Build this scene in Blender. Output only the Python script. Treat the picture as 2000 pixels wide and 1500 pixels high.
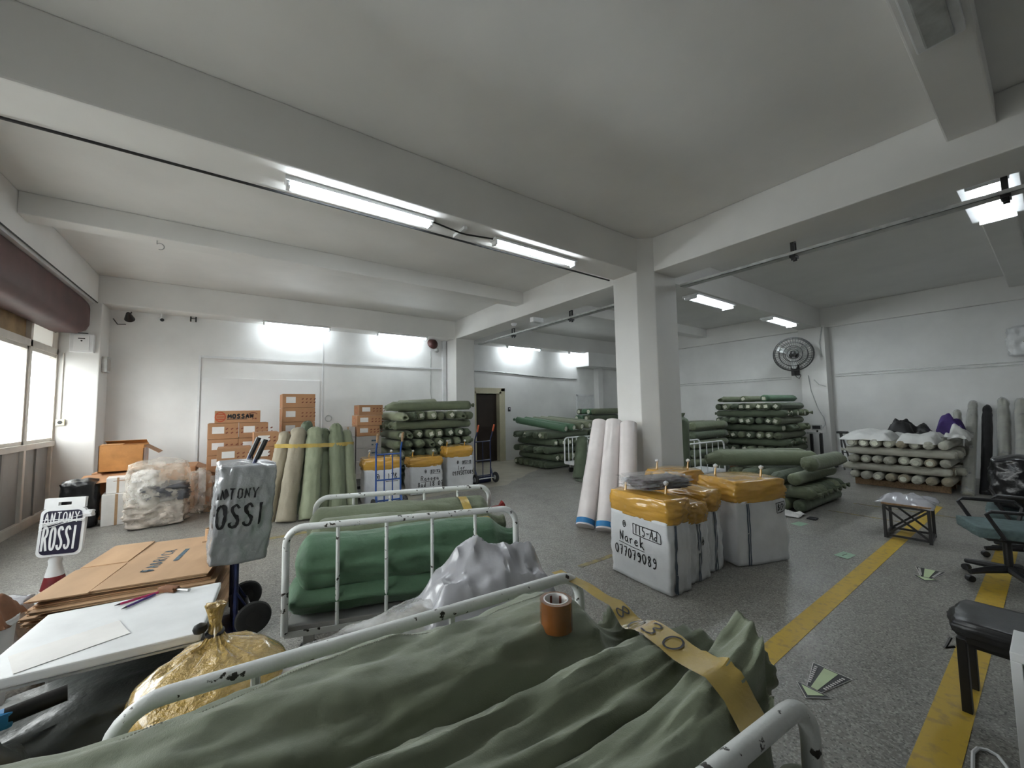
import bpy, bmesh, math, random
from mathutils import Vector, Matrix, Quaternion, noise
from mathutils.bvhtree import BVHTree
for _o in list(bpy.data.objects):
    bpy.data.objects.remove(_o, do_unlink=True)
S = bpy.context.scene
COL = S.collection
PI = math.pi
# ---------------------------------------------------------------- camera
def cam_axes(yaw, pitch, roll):
    cy, sy, cp, sp = math.cos(yaw), math.sin(yaw), math.cos(pitch), math.sin(pitch)
    f = Vector((sy*cp, cy*cp, sp)); r = Vector((cy, -sy, 0)); u = r.cross(f)
    cr, sr = math.cos(roll), math.sin(roll)
    return r*cr+u*sr, u*cr-r*sr, f
cam_data = bpy.data.cameras.new('camera'); cam = bpy.data.objects.new('camera', cam_data); COL.objects.link(cam)
_r, _u, _f = cam_axes(math.radians(35.56), math.radians(3.79), math.radians(-0.98))
_m = Matrix((_r, _u, -_f)).transposed().to_4x4(); _m.translation = (0, 0, 1.55)
cam.matrix_world = _m
cam_data.sensor_fit = 'HORIZONTAL'; cam_data.sensor_width = 36; cam_data.lens = 759.5/2000*36
cam_data.clip_start = .02; cam_data.clip_end = 200
S.camera = cam
# ---------------------------------------------------------------- daylight and exposure
w = bpy.data.worlds.new('sky'); S.world = w; w.use_nodes = True
w.node_tree.nodes['Background'].inputs[0].default_value = (1.0, .985, .96, 1)
w.node_tree.nodes['Background'].inputs[1].default_value = 7.2
TUBE = 36.0
S.view_settings.view_transform = 'Standard'; S.view_settings.look = 'None'
S.view_settings.gamma = 1; S.view_settings.use_curve_mapping = False
S.view_settings.exposure = 0.78
# ---------------------------------------------------------------- materials
def nodes_of(name):
    m = bpy.data.materials.new(name); m.use_nodes = True
    nt = m.node_tree; return m, nt, nt.nodes['Principled BSDF']
def coords(nt, rnd=True, scale=(1, 1, 1)):
    tc = nt.nodes.new('ShaderNodeTexCoord'); mp = nt.nodes.new('ShaderNodeMapping')
    nt.links.new(tc.outputs['Object'], mp.inputs['Vector']); mp.inputs['Scale'].default_value = scale
    if rnd:
        oi = nt.nodes.new('ShaderNodeObjectInfo'); mu = nt.nodes.new('ShaderNodeMath'); mu.operation = 'MULTIPLY'
        mu.inputs[1].default_value = 37.0; nt.links.new(oi.outputs['Random'], mu.inputs[0])
        nt.links.new(mu.outputs[0], mp.inputs['Location'])
    return mp.outputs[0]
def mixc(nt, fac, a, b):
    n = nt.nodes.new('ShaderNodeMix'); n.data_type = 'RGBA'
    for i, v in ((0, fac), (6, a), (7, b)):
        if hasattr(v, 'links'): nt.links.new(v, n.inputs[i])
        else: n.inputs[i].default_value = (*v, 1) if isinstance(v, tuple) else v
    return n.outputs[2]
def ntex(nt, vec, scale, detail=4, rough=.55, dist=0):
    n = nt.nodes.new('ShaderNodeTexNoise'); nt.links.new(vec, n.inputs['Vector'])
    n.inputs['Scale'].default_value = scale; n.inputs['Detail'].default_value = detail
    n.inputs['Roughness'].default_value = rough; n.inputs['Distortion'].default_value = dist
    return n.outputs['Fac']
def ramp(nt, v, a, b):
    n = nt.nodes.new('ShaderNodeMapRange'); nt.links.new(v, n.inputs[0])
    n.inputs[1].default_value = a; n.inputs[2].default_value = b; return n.outputs[0]
def bumpn(nt, b, h, strength, dist=.01):
    n = nt.nodes.new('ShaderNodeBump'); n.inputs['Strength'].default_value = strength; n.inputs['Distance'].default_value = dist
    nt.links.new(h, n.inputs['Height'])
    if b.inputs['Normal'].links:
        nt.links.new(b.inputs['Normal'].links[0].from_socket, n.inputs['Normal'])
    nt.links.new(n.outputs[0], b.inputs['Normal'])
def M(name, col, rough=.6, var=.12, vs=6, bump=0, bs=40, bd=.01, metal=0, coat=0, col2=None, stretch=(1, 1, 1), alpha=1, objvar=0, spec=.5, sheen=0, fine=0, fs=400, sharp=(.3, .7)):
    m, nt, b = nodes_of(name)
    v = coords(nt, True, stretch)
    c2 = col2 or tuple(max(0, c*(1-var*2)) for c in col)
    c1 = col if col2 else tuple(min(1, c*(1+var*.6)) for c in col)
    out = mixc(nt, ramp(nt, ntex(nt, v, vs), *sharp), c1, c2)
    if objvar:
        oi = nt.nodes.new('ShaderNodeObjectInfo'); hs = nt.nodes.new('ShaderNodeHueSaturation')
        mr = nt.nodes.new('ShaderNodeMapRange'); nt.links.new(oi.outputs['Random'], mr.inputs[0])
        mr.inputs[3].default_value = 1-objvar; mr.inputs[4].default_value = 1+objvar
        nt.links.new(mr.outputs[0], hs.inputs['Value']); nt.links.new(out, hs.inputs['Color']); out = hs.outputs[0]
    nt.links.new(out, b.inputs['Base Color'])
    b.inputs['Roughness'].default_value = rough; b.inputs['Metallic'].default_value = metal
    b.inputs['Coat Weight'].default_value = coat; b.inputs['Coat Roughness'].default_value = .12
    b.inputs['Alpha'].default_value = alpha; b.inputs['Specular IOR Level'].default_value = spec
    b.inputs['Sheen Weight'].default_value = sheen
    if bump: bumpn(nt, b, ntex(nt, v, bs, 5), bump, bd)
    if fine: bumpn(nt, b, ntex(nt, v, fs, 2), fine, .002)
    return m
def flat(name, col, rough=.5, metal=0, emit=0, alpha=1):
    m, nt, b = nodes_of(name)
    b.inputs['Base Color'].default_value = (*col, 1); b.inputs['Roughness'].default_value = rough
    b.inputs['Metallic'].default_value = metal; b.inputs['Alpha'].default_value = alpha
    if emit:
        b.inputs['Emission Color'].default_value = (*col, 1); b.inputs['Emission Strength'].default_value = emit
    return m
def glassy(name, tint, opac, rough=.1):
    m = bpy.data.materials.new(name); m.use_nodes = True; nt = m.node_tree; b = nt.nodes['Principled BSDF']
    out = nt.nodes['Material Output']; t = nt.nodes.new('ShaderNodeBsdfTransparent'); mx = nt.nodes.new('ShaderNodeMixShader')
    b.inputs['Base Color'].default_value = (*tint, 1); b.inputs['Roughness'].default_value = rough
    v = coords(nt); nz = ramp(nt, ntex(nt, v, 7, 4), .35, .65)
    mr = nt.nodes.new('ShaderNodeMapRange'); nt.links.new(nz, mr.inputs[0]); mr.inputs[3].default_value = opac*.6; mr.inputs[4].default_value = min(1, opac*1.4)
    nt.links.new(mr.outputs[0], mx.inputs[0]); nt.links.new(t.outputs[0], mx.inputs[1]); nt.links.new(b.outputs[0], mx.inputs[2])
    nt.links.new(mx.outputs[0], out.inputs[0]); bumpn(nt, b, ntex(nt, v, 14, 3), .5, .012)
    return m
MT = {}
MT['wall'] = M('wall_paint', (.86, .86, .85), .55, .05, 1.2, .12, 60, .004)
MT['ceil'] = M('ceiling_paint', (.80, .79, .77), .7, .05, .8, .1, 50, .004)
MT['beam'] = M('beam_paint', (.80, .79, .77), .6, .05, .8, .15, 30, .004)
MT['panel'] = M('panel_paint', (.84, .84, .84), .4, .03, 1)
MT['dgrey'] = M('grey_kick_panel', (.33, .33, .32), .5, .1, 2)
MT['cream'] = M('cream_window_frame', (.70, .66, .60), .4, .08, 3)
MT['maroon'] = M('maroon_shutter_paint', (.085, .028, .026), .5, .2, 3)
MT['wht'] = M('white_enamel', (.80, .81, .82), .35, .05, 6)
MT['chip'] = M('chipped_white_enamel', (.74, .76, .75), .35, bump=.2, bs=60, col2=(.03, .025, .02), vs=26, sharp=(.635, .66))
MT['black'] = M('black_plastic', (.018, .018, .02), .45, .2, 8)
MT['blackm'] = M('black_painted_steel', (.015, .014, .014), .4, .2, 10)
MT['rubber'] = M('tyre_rubber', (.02, .02, .02), .8, .2, 12)
MT['steel'] = M('zinc_steel', (.5, .5, .5), .35, .1, 10, metal=.9)
MT['gsteel'] = M('galvanised_tray', (.55, .56, .55), .45, .15, 10, metal=.5)
MT['blue'] = M('blue_painted_steel', (.02, .075, .28), .35, .15, 8)
MT['navy'] = M('dark_navy_steel', (.012, .02, .075), .4, .2, 8)
MT['wood'] = M('worn_timber', (.35, .22, .12), .7, .2, 6, .2, 30, stretch=(1, 6, 6))
MT['carton'] = M('brown_carton', (.42, .22, .11), .75, .08, 3, .1, 20, objvar=.1)
MT['carton_in'] = M('carton_seam_tape', (.40, .24, .12), .4, .05)
MT['orangebox'] = M('orange_taped_carton', (.50, .22, .06), .45, .15, 5, .3, 16, coat=.4)
MT['wcarton'] = M('pale_grey_carton', (.46, .43, .40), .7, .07, 3, objvar=.06)
MT['cboard'] = M('folded_cardboard', (.52, .33, .19), .75, .1, 4, .2, 9, stretch=(1, .35, 1), objvar=.08)
MT['cedge'] = M('cardboard_edge', (.44, .28, .16), .85, .08, 14)
MT['ink'] = flat('black_marker', (.012, .012, .014), .5)
MT['redink'] = M('brown_carton_print', (.20, .055, .03), .7)
MT['orprint'] = M('orange_carton_print', (.50, .10, .04), .7)
MT['blueink'] = M('faded_blue_print', (.075, .13, .17), .7, .3, 30)
MT['paper'] = M('white_paper_label', (.78, .76, .74), .6, .05)
MT['core'] = M('pale_roll_end', (.74, .74, .62), .5, .15, 20, objvar=.22)
def sack(name, col, ov=.12):
    return M(name, col, .62, .07, 5, .35, 13, .03, objvar=ov, fine=.35, fs=260, sheen=.15)
MT['sackA'] = sack('olive_green_sacking', (.15, .175, .105))
MT['sackB'] = sack('dark_green_sacking', (.082, .108, .064))
MT['sackC'] = sack('bright_green_sacking', (.085, .18, .10))
MT['sackD'] = sack('grey_beige_sacking', (.31, .27, .195))
MT['sackE'] = sack('pale_sage_sacking', (.235, .26, .165))
MT['sackF'] = sack('pale_grey_white_sacking', (.46, .45, .38))
MT['sackK'] = sack('charcoal_sacking', (.045, .05, .042))
MT['pearl'] = M('pearly_white_film', (.80, .74, .73), .3, .06, 4, .3, 10, coat=.3)
MT['bale'] = M('white_woven_bale', (.70, .71, .73), .55, .05, 5, .25, 9, .02, fine=.3, fs=200)
MT['tape'] = M('orange_packing_tape', (.60, .33, .055), .2, .06, 6, .5, 9, .012, coat=.7)
MT['gold'] = M('golden_packing_film', (.52, .34, .09), .16, .06, 7, 1.0, 16, .05, coat=.9)
MT['ytape'] = M('amber_tape_strip', (.46, .33, .09), .15, .06, 10, .4, 20, coat=.8)
MT['greypoly'] = M('grey_polythene', (.44, .44, .47), .22, .1, 4, .4, 8, .02, coat=.4)
MT['silver'] = M('silver_polythene', (.42, .43, .45), .24, .05, 3, .6, 9, .03, coat=.4, metal=.35)
MT['darkpoly'] = M('dark_grey_polythene', (.065, .07, .067), .4, .05, 4, .5, 7, .03, coat=.15)
MT['blackbag'] = M('black_bin_bag', (.008, .008, .01), .3, .05, 6, .5, 12, .02, coat=.2)
MT['glit'] = M('purple_brown_glossy_cloth', (.06, .025, .035), .12, .05, 8, bump=1.0, bs=60, bd=.02, coat=.6)
MT['violet'] = M('violet_cloth', (.05, .02, .16), .6)
MT['clear'] = glassy('clear_plastic_wrap', (.72, .74, .75), .24)
MT['milky'] = glassy('milky_plastic_bag', (.85, .78, .68), .30, .15)
MT['seat'] = M('teal_grey_fabric', (.10, .15, .15), .8, .15, 30)
MT['leather'] = M('black_vinyl', (.02, .02, .022), .35, .2, 10, .2, 120, .003)
MT['red'] = M('red_plastic', (.30, .02, .015), .5)
MT['conered'] = M('maroon_cone_band', (.17, .015, .02), .5)
MT['cyan'] = M('bright_blue_plastic', (.03, .22, .50), .35)
MT['pink'] = M('magenta_plastic', (.50, .03, .13), .4)
MT['violetp'] = M('violet_plastic', (.06, .02, .18), .4)
MT['ply'] = M('plywood_infill', (.40, .27, .13), .6, .2, 4)
MT['glow'] = M('pale_green_sticker', (.58, .70, .42), .5, .06)
MT['gstick'] = M('green_white_sticker', (.35, .55, .40), .5, .1, 20)
MT['tube'] = flat('fluorescent_tube', (.88, .96, 1.0), .4, emit=TUBE)
MT['skin_door'] = M('cream_door_frame', (.62, .58, .42), .45, .08, 3)
MT['darkdoor'] = M('dark_brown_door', (.035, .022, .015), .5, .1, 4)
MT['brownp'] = M('brown_kraft_paper', (.26, .11, .05), .7, .2, 6, .4, 12)
MT['stripe_y'] = M('worn_yellow_floor_paint', (.55, .36, .03), .5, bump=0, col2=(.33, .235, .06), vs=18, sharp=(.5, .75))
MT['stripe_f'] = M('faded_yellow_floor_paint', (.34, .28, .11), .5, col2=(.19, .17, .12), vs=12, sharp=(.4, .6))
# chrome-free thin glass for the windows
def pane_mat():
    m = bpy.data.materials.new('window_glass'); m.use_nodes = True; nt = m.node_tree; out = nt.nodes['Material Output']
    nt.nodes.remove(nt.nodes['Principled BSDF'])
    t = nt.nodes.new('ShaderNodeBsdfTransparent'); t.inputs[0].default_value = (.9, .93, .94, 1)
    g = nt.nodes.new('ShaderNodeBsdfGlossy'); g.inputs['Roughness'].default_value = .03
    mx = nt.nodes.new('ShaderNodeMixShader'); mx.inputs[0].default_value = .06
    nt.links.new(t.outputs[0], mx.inputs[1]); nt.links.new(g.outputs[0], mx.inputs[2]); nt.links.new(mx.outputs[0], out.inputs[0]); return m
MT['pane'] = pane_mat()
def frosted_mat():
    m = bpy.data.materials.new('frosted_white_pane'); m.use_nodes = True; nt = m.node_tree; out = nt.nodes['Material Output']
    b = nt.nodes['Principled BSDF']; b.inputs['Base Color'].default_value = (.72, .72, .70, 1); b.inputs['Roughness'].default_value = .5
    t = nt.nodes.new('ShaderNodeBsdfTranslucent'); t.inputs[0].default_value = (.6, .6, .58, 1)
    mx = nt.nodes.new('ShaderNodeMixShader'); mx.inputs[0].default_value = .35
    nt.links.new(b.outputs[0], mx.inputs[1]); nt.links.new(t.outputs[0], mx.inputs[2]); nt.links.new(mx.outputs[0], out.inputs[0]); return m
MT['frost'] = frosted_mat()
def floor_mat():
    m, nt, b = nodes_of('terrazzo_floor')
    tc = nt.nodes.new('ShaderNodeTexCoord'); v = tc.outputs['Object']
    vo = nt.nodes.new('ShaderNodeTexVoronoi'); vo.inputs['Scale'].default_value = 120; nt.links.new(v, vo.inputs['Vector'])
    sep = nt.nodes.new('ShaderNodeSeparateColor'); nt.links.new(vo.outputs['Color'], sep.inputs[0])
    chip = ramp(nt, sep.outputs[0], .55, 1.0)
    base = mixc(nt, ramp(nt, ntex(nt, v, 1.3, 5), .35, .65), (.25, .24, .215), (.17, .163, .148))
    base = mixc(nt, ramp(nt, ntex(nt, v, 7, 6, .7), .45, .7), base, (.27, .26, .235))
    terr = mixc(nt, chip, base, (.40, .385, .35))
    dark = ramp(nt, sep.outputs[1], .80, .95)
    terr = mixc(nt, dark, terr, (.11, .105, .098))
    screed = mixc(nt, ramp(nt, ntex(nt, v, 2.2, 6), .3, .7), (.45, .42, .34), (.34, .32, .26))
    # screeded patch by the inner door
    sx = nt.nodes.new('ShaderNodeSeparateXYZ')
    ad = nt.nodes.new('ShaderNodeVectorMath'); ad.operation = 'ADD'
    nn = nt.nodes.new('ShaderNodeTexNoise'); nn.inputs['Scale'].default_value = 2.5; nt.links.new(v, nn.inputs['Vector'])
    sc = nt.nodes.new('ShaderNodeVectorMath'); sc.operation = 'SCALE'; sc.inputs['Scale'].default_value = .25
    nt.links.new(nn.outputs['Color'], sc.inputs[0]); nt.links.new(v, ad.inputs[0]); nt.links.new(sc.outputs[0], ad.inputs[1])
    nt.links.new(ad.outputs[0], sx.inputs[0])
    def mt(op, a, c):
        n = nt.nodes.new('ShaderNodeMath'); n.operation = op
        for i, q in enumerate((a, c)):
            if hasattr(q, 'links'): nt.links.new(q, n.inputs[i])
            else: n.inputs[i].default_value = q
        return n.outputs[0]
    X, Y = sx.outputs[0], sx.outputs[1]
    m2 = mt('MULTIPLY', mt('GREATER_THAN', mt('SUBTRACT', Y, mt('MULTIPLY', X, .68)), 3.62), mt('GREATER_THAN', Y, 6.85))
    m2 = mt('MULTIPLY', m2, mt('GREATER_THAN', X, 2.6))
    mk = m2
    nt.links.new(mixc(nt, mk, terr, screed), b.inputs['Base Color'])
    rr = nt.nodes.new('ShaderNodeMapRange'); nt.links.new(ntex(nt, v, 3, 5), rr.inputs[0]); rr.inputs[3].default_value = .22; rr.inputs[4].default_value = .55
    nt.links.new(rr.outputs[0], b.inputs['Roughness']); b.inputs['Specular IOR Level'].default_value = .4
    bumpn(nt, b, ntex(nt, v, 25, 5), .08, .01)
    return m
MT['floor'] = floor_mat()
# ---------------------------------------------------------------- mesh helpers
def link_obj(name, me, mat=None, parent=None):
    o = bpy.data.objects.new(name, me); COL.objects.link(o)
    if mat is not None and me is not None and not me.materials: me.materials.append(MT[mat] if isinstance(mat, str) else mat)
    if parent is not None: o.parent = parent
    return o
class MB:
    def __init__(s): s.v = []; s.f = []
    def add(s, vs, fs):
        k = len(s.v); s.v += [tuple(p) for p in vs]; s.f += [tuple(i+k for i in q) for q in fs]; return s
    def box(s, x0, x1, y0, y1, z0, z1):
        return s.add([(x, y, z) for z in (z0, z1) for y in (y0, y1) for x in (x0, x1)],
                     [(0, 2, 3, 1), (4, 5, 7, 6), (0, 1, 5, 4), (2, 6, 7, 3), (0, 4, 6, 2), (1, 3, 7, 5)])
    def obox(s, c, size, m):
        hx, hy, hz = [q/2 for q in size]; c = Vector(c)
        return s.add([c+m@Vector((x, y, z)) for z in (-hz, hz) for y in (-hy, hy) for x in (-hx, hx)],
                     [(0, 2, 3, 1), (4, 5, 7, 6), (0, 1, 5, 4), (2, 6, 7, 3), (0, 4, 6, 2), (1, 3, 7, 5)])
    def bar(s, a, b, wdt, hgt):
        a, b = Vector(a), Vector(b); d = b-a; L = d.length; d.normalize()
        up = Vector((0, 0, 1)) if abs(d.z) < .95 else Vector((0, 1, 0))
        y = up.cross(d).normalized(); z = d.cross(y)
        return s.obox((a+b)/2, (L, wdt, hgt), Matrix((d, y, z)).transposed())
    def tube(s, path, r, n=8, closed=False, caps=True):
        P = [Vector(p) for p in path]; k = len(P); rr = r if isinstance(r, (list, tuple)) else [r]*k
        T = []
        for i in range(k):
            a = P[(i-1) % k] if closed or i > 0 else P[i]; b = P[(i+1) % k] if closed or i < k-1 else P[i]
            T.append((b-a).normalized())
        ref = Vector((0, 0, 1)) if abs(T[0].z) < .9 else Vector((1, 0, 0))
        nrm = (ref-T[0]*ref.dot(T[0])).normalized(); vs = []
        for i in range(k):
            if i: nrm = (nrm-T[i]*nrm.dot(T[i])); nrm.normalize()
            bi = T[i].cross(nrm)
            for j in range(n):
                a = 2*PI*j/n; vs.append(P[i]+(nrm*math.cos(a)+bi*math.sin(a))*rr[i])
        fs = []
        for i in range(k if closed else k-1):
            i2 = (i+1) % k
            for j in range(n):
                j2 = (j+1) % n; fs.append((i*n+j, i*n+j2, i2*n+j2, i2*n+j))
        if caps and not closed: fs += [tuple(range(n))[::-1], tuple((k-1)*n+j for j in range(n))]
        return s.add(vs, fs)
    def cyl(s, a, b, r, n=16): return s.tube([a, b], r, n)
    def lathe(s, prof, n=20, c=(0, 0, 0), m=None):
        vs, fs = [], []
        for r, z in prof:
            for j in range(n):
                a = 2*PI*j/n; p = Vector((r*math.cos(a), r*math.sin(a), z))
                if m is not None: p = m@p
                vs.append(p+Vector(c))
        for i in range(len(prof)-1):
            for j in range(n): fs.append((i*n+j, i*n+(j+1) % n, (i+1)*n+(j+1) % n, (i+1)*n+j))
        fs += [tuple(range(n))[::-1], tuple((len(prof)-1)*n+j for j in range(n))]
        return s.add(vs, fs)
    def prism(s, poly, z0, z1, f=None):
        f = f or (lambda x, y, z: (x, y, z)); n = len(poly)
        return s.add([f(x, y, z0) for x, y in poly]+[f(x, y, z1) for x, y in poly],
                     [tuple(range(n))[::-1], tuple(range(n, 2*n))]+[(i, (i+1) % n, n+(i+1) % n, n+i) for i in range(n)])
    def grid(s, fn, nu, nv, closed_u=False):
        vs = [fn(i/(nu if closed_u else nu-1), j/(nv-1)) for j in range(nv) for i in range(nu)]; fs = []
        for j in range(nv-1):
            for i in range(nu if closed_u else nu-1):
                i2 = (i+1) % nu; fs.append((j*nu+i, j*nu+i2, (j+1)*nu+i2, (j+1)*nu+i))
        return s.add(vs, fs)
    def mesh(s, name, bevel=0, smooth=False, seg=2):
        me = bpy.data.meshes.new(name); me.from_pydata(s.v, [], s.f)
        bm = bmesh.new(); bm.from_mesh(me)
        if bevel: bmesh.ops.bevel(bm, geom=bm.edges[:], offset=bevel, segments=seg, affect='EDGES', profile=.6, clamp_overlap=True)
        bmesh.ops.recalc_face_normals(bm, faces=bm.faces[:]); bm.to_mesh(me); bm.free()
        if smooth:
            me.polygons.foreach_set('use_smooth', [True]*len(me.polygons))
            if smooth != 'all': me.set_sharp_from_angle(angle=math.radians(40))
        me.update(); return me
    def build(s, name, mat, parent=None, bevel=0, smooth=False, seg=2):
        return link_obj(name, s.mesh(name, bevel, smooth, seg), mat, parent)
def tag(o, label=None, cat=None, group=None, kind=None):
    if label: o['label'] = label
    if cat: o['category'] = cat
    if group: o['group'] = group
    if kind: o['kind'] = kind
    return o
def thing(name, label, cat, loc=(0, 0, 0), rotz=0, group=None):
    o = bpy.data.objects.new(name, None); COL.objects.link(o); o.empty_display_size = .1
    o.location = loc; o.rotation_euler = (0, 0, rotz); return tag(o, label, cat, group)
def struct(name, mb, mat, bevel=0, parent=None, label=None):
    o = mb.build(name, mat, parent, bevel)
    if parent is None: o['kind'] = 'structure'
    if label: o['label'] = label
    return o
def copy_tree(o, parent=None):
    c = o.copy(); COL.objects.link(c); c.parent = parent
    for ch in o.children: copy_tree(ch, c)
    return c
def nz(x, y=0, z=0): return noise.noise(Vector((x, y, z)))
def fbm(x, y, z, o=4): return noise.fractal(Vector((x, y, z)), 1.0, 2.0, o)
def ridge(x, y, z): return 1-2*abs(noise.noise(Vector((x, y, z))))
def arc(c, r, a0, a1, n, ax=(1, 0, 0), ay=(0, 0, 1)):
    c, ax, ay = Vector(c), Vector(ax), Vector(ay)
    return [c+ax*r*math.cos(a0+(a1-a0)*i/n)+ay*r*math.sin(a0+(a1-a0)*i/n) for i in range(n+1)]
def lerp(a, b, t): return a+(b-a)*t
# ================================================================ the setting
XL, XR, YB, YF = -2.4, 12.3, 9.95, -5.0
HB, HC = 3.5, 4.0
struct('floor', MB().box(XL-.2, XR+.2, YF-.2, YB+2.6, -.12, 0), 'floor')
struct('ceiling', MB().box(XL-.2, XR+.2, YF-.2, YB+.2, HC, HC+.2), 'ceil')
# back wall with the inner door opening and a small blocked opening near the corner
DX0, DX1, DH = 5.74, 6.66, 2.05
wb = MB()
wb.box(XL-.2, DX0, YB, YB+.2, 0, HC).box(DX0, DX1, YB, YB+.2, DH, HC).box(DX1, XR+.2, YB, YB+.2, 0, HC)
struct('wall_back', wb, 'wall')
struct('wall_right', MB().box(XR, XR+.2, YF-.2, YB, 0, HC), 'wall')
struct('wall_front', MB().box(XL-.2, XR+.2, YF-.2, YF, 0, HC), 'wall')
# corridor behind the inner door
wc = MB().box(DX0-.6, DX0-.5, YB+.2, YB+2.5, 0, 2.6).box(DX1+.5, DX1+.6, YB+.2, YB+2.5, 0, 2.6).box(DX0-.6, DX1+.6, YB+2.4, YB+2.5, 0, 2.6).box(DX0-.6, DX1+.6, YB+.2, YB+2.5, 2.5, 2.6)
struct('wall_corridor', wc, 'wall')
d = struct('door_1', MB().box(DX1-.05, DX1+.02, YB-.03, YB+.22, 0, DH+.06).box(DX0-.02, DX1+.02, YB-.03, YB+.22, DH, DH+.07).box(DX0-.02, DX0+.05, YB-.03, YB+.22, 0, DH+.06)
           .box(DX1+.02, DX1+.16, YB-.02, YB, 0, DH+.16).box(DX0-.1, DX1+.16, YB-.02, YB, DH+.07, DH+.17), 'skin_door', label='cream painted frame of the dark inner doorway')
dl = MB().box(DX0+.05, DX1-.05, YB+.15, YB+.19, .01, DH).build('door_leaf', 'darkdoor', d)
for z0, z1 in ((.15, .90), (1.05, 1.90)): MB().box(DX0+.17, DX1-.17, YB+.138, YB+.15, z0, z1).build('panel', 'darkdoor', dl, .004)
MB().box(DX0+.09, DX0+.12, YB+.10, YB+.15, .95, 1.08).build('handle', 'steel', dl)
# low soffit box, blocked opening and pier near the back right corner
struct('trim_1', MB().box(9.95, XR, YB-.62, YB, 3.02, 3.5), 'wall', .01)
struct('trim_2', MB().box(10.85, 11.1, YB-.22, YB, 0, 3.02), 'wall', .01)
struct('window_20', MB().box(9.92, 9.98, YB-.03, YB, .9, 2.05).box(10.72, 10.78, YB-.03, YB, .9, 2.05).box(9.92, 10.78, YB-.03, YB, 2.0, 2.06).box(9.98, 10.72, YB-.012, YB-.002, .9, 2.0), 'wht')
# beams
struct('beam_cross', MB().box(XL, XR, 3.40, 3.83, HB, HC), 'beam', .015)
struct('beam_long', MB().box(4.87, 5.41, YF, YB, HB, HC), 'beam', .015)
struct('beam_back', MB().box(XL, XR, 9.46, YB, HB, HC), 'beam', .015)
struct('beam_window', MB().box(XL-.1, -1.95, YF, YB, HB, HC), 'beam', .015)
struct('beam_right', MB().box(XR-.12, XR, YF, YB, HB, HC), 'beam', .012)
for i, y in enumerate((6.35, .14, -2.6)):
    struct('rib_%d' % (i+1), MB().box(-1.95, 4.87, y, y+.27, 3.75, HC), 'beam', .012)
    struct('rib_%d' % (i+11), MB().box(5.41, XR-.12, y, y+.27, 3.75, HC), 'beam', .012)
# columns
def cham(x0, x1, y0, y1, c): return [(x0+c, y0), (x1, y0), (x1, y1), (x0, y1), (x0, y0+c)]
struct('column_centre', MB().prism([(4.87, 3.25), (5.41, 3.25), (5.41, 3.83), (4.67, 3.83), (4.67, 3.41)], 0, HC), 'beam', .012)
struct('column_back', MB().box(4.82, 5.38, 9.3, YB, 0, HB), 'beam', .012)
struct('column_corner', MB().box(XL, -1.88, 9.40, YB, 0, HB), 'beam', .015)
struct('column_fan', MB().box(11.95, XR, 3.28, 3.83, 0, HB), 'beam', .012)
struct('column_rear', MB().box(4.87, 5.41, -2.9, -2.4, 0, HB), 'beam', .012)
# window wall: kick panels, frames and panes, bay by bay
BAY = 1.06
for i in range(8):
    y1 = 9.40-i*BAY; y0 = y1-BAY; f = .035
    fr = MB().box(XL-.05, XL+.05, y0, y0+f*2, 0, 3.3).box(XL-.06, XL+.07, y0, y1, 1.10, 1.18).box(XL-.05, XL+.05, y0, y1, 2.56, 2.66).box(XL-.05, XL+.05, y0, y1, 3.12, 3.3).box(XL-.06, XL+.06, y0, y1, 0, .12)
    if i == 0: fr.box(XL-.05, XL+.05, y1-.06, y1, 0, 3.3)
    wn = struct('window_%d%s' % (i+1, '' if i < 2 else '_offscreen'), fr, 'cream', .004)
    MB().box(XL-.02, XL-.01, y0+.07, y1, 1.18, 2.56).build('pane', 'pane', wn)
    s = MB().box(XL-.045, XL+.035, y0+.07, y0+.12, 1.18, 2.56).box(XL-.045, XL+.035, y1-.05, y1, 1.18, 2.56).box(XL-.045, XL+.035, y0+.07, y1, 1.18, 1.23).box(XL-.045, XL+.035, y0+.07, y1, 2.51, 2.56)
    s.build('sash', 'cream', wn, .004)
    MB().box(XL-.02, XL-.005, y0+.07, y1, 2.66, 3.12).build('transom_pane', 'ply' if i in (1, 5) else 'frost', wn)
    MB().box(XL-.02, XL+.01, y0+.07, y1, .12, 1.10).build('kick_panel', 'dgrey', wn)
    MB().box(XL+.01, XL+.03, y0+.5, y0+.56, .12, 1.10).build('stile', 'dgrey', wn)
struct('wall_left', MB().box(XL-.2, XL-.06, YF, 9.40, 3.3, HC).box(XL-.2, XL-.06, YF, 9.40-8*BAY, 0, 3.3).box(XL-.2, XL, 9.40, YB, 0, HC), 'wall')
struct('ground_outside', MB().box(XL-40, XL-.21, -30, 40, -.2, -.1), 'dgrey')
# rolled shutter housing over the windows
sh = thing('shutter_housing', 'maroon rounded roller shutter housing above the shop windows', 'shutter', (0, 0, 0))
prof = [(-2.34, 3.46), (-2.02, 3.46), (-1.99, 3.42), (-1.99, 3.02), (-2.02, 2.94), (-2.10, 2.89), (-2.34, 2.89)]
hb = MB(); n = len(prof)
ys = [(YF+.05, 1), (8.95, 1), (9.12, .97), (9.22, .86), (9.26, .65)]
for y, k in ys:
    for x, z in prof: hb.v.append((x, y, 3.18+(z-3.18)*k))
for j in range(len(ys)-1):
    for i in range(n): hb.f.append((j*n+i, j*n+(i+1) % n, (j+1)*n+(i+1) % n, (j+1)*n+i))
hb.f += [tuple(range(n)), tuple((len(ys)-1)*n+i for i in range(n))[::-1]]
hb.build('casing', 'maroon', sh, 0, True)
MB().box(-2.3, -1.965, YF+.05, 9.38, 3.462, 3.497).build('top_rail', 'wht', sh)
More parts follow.
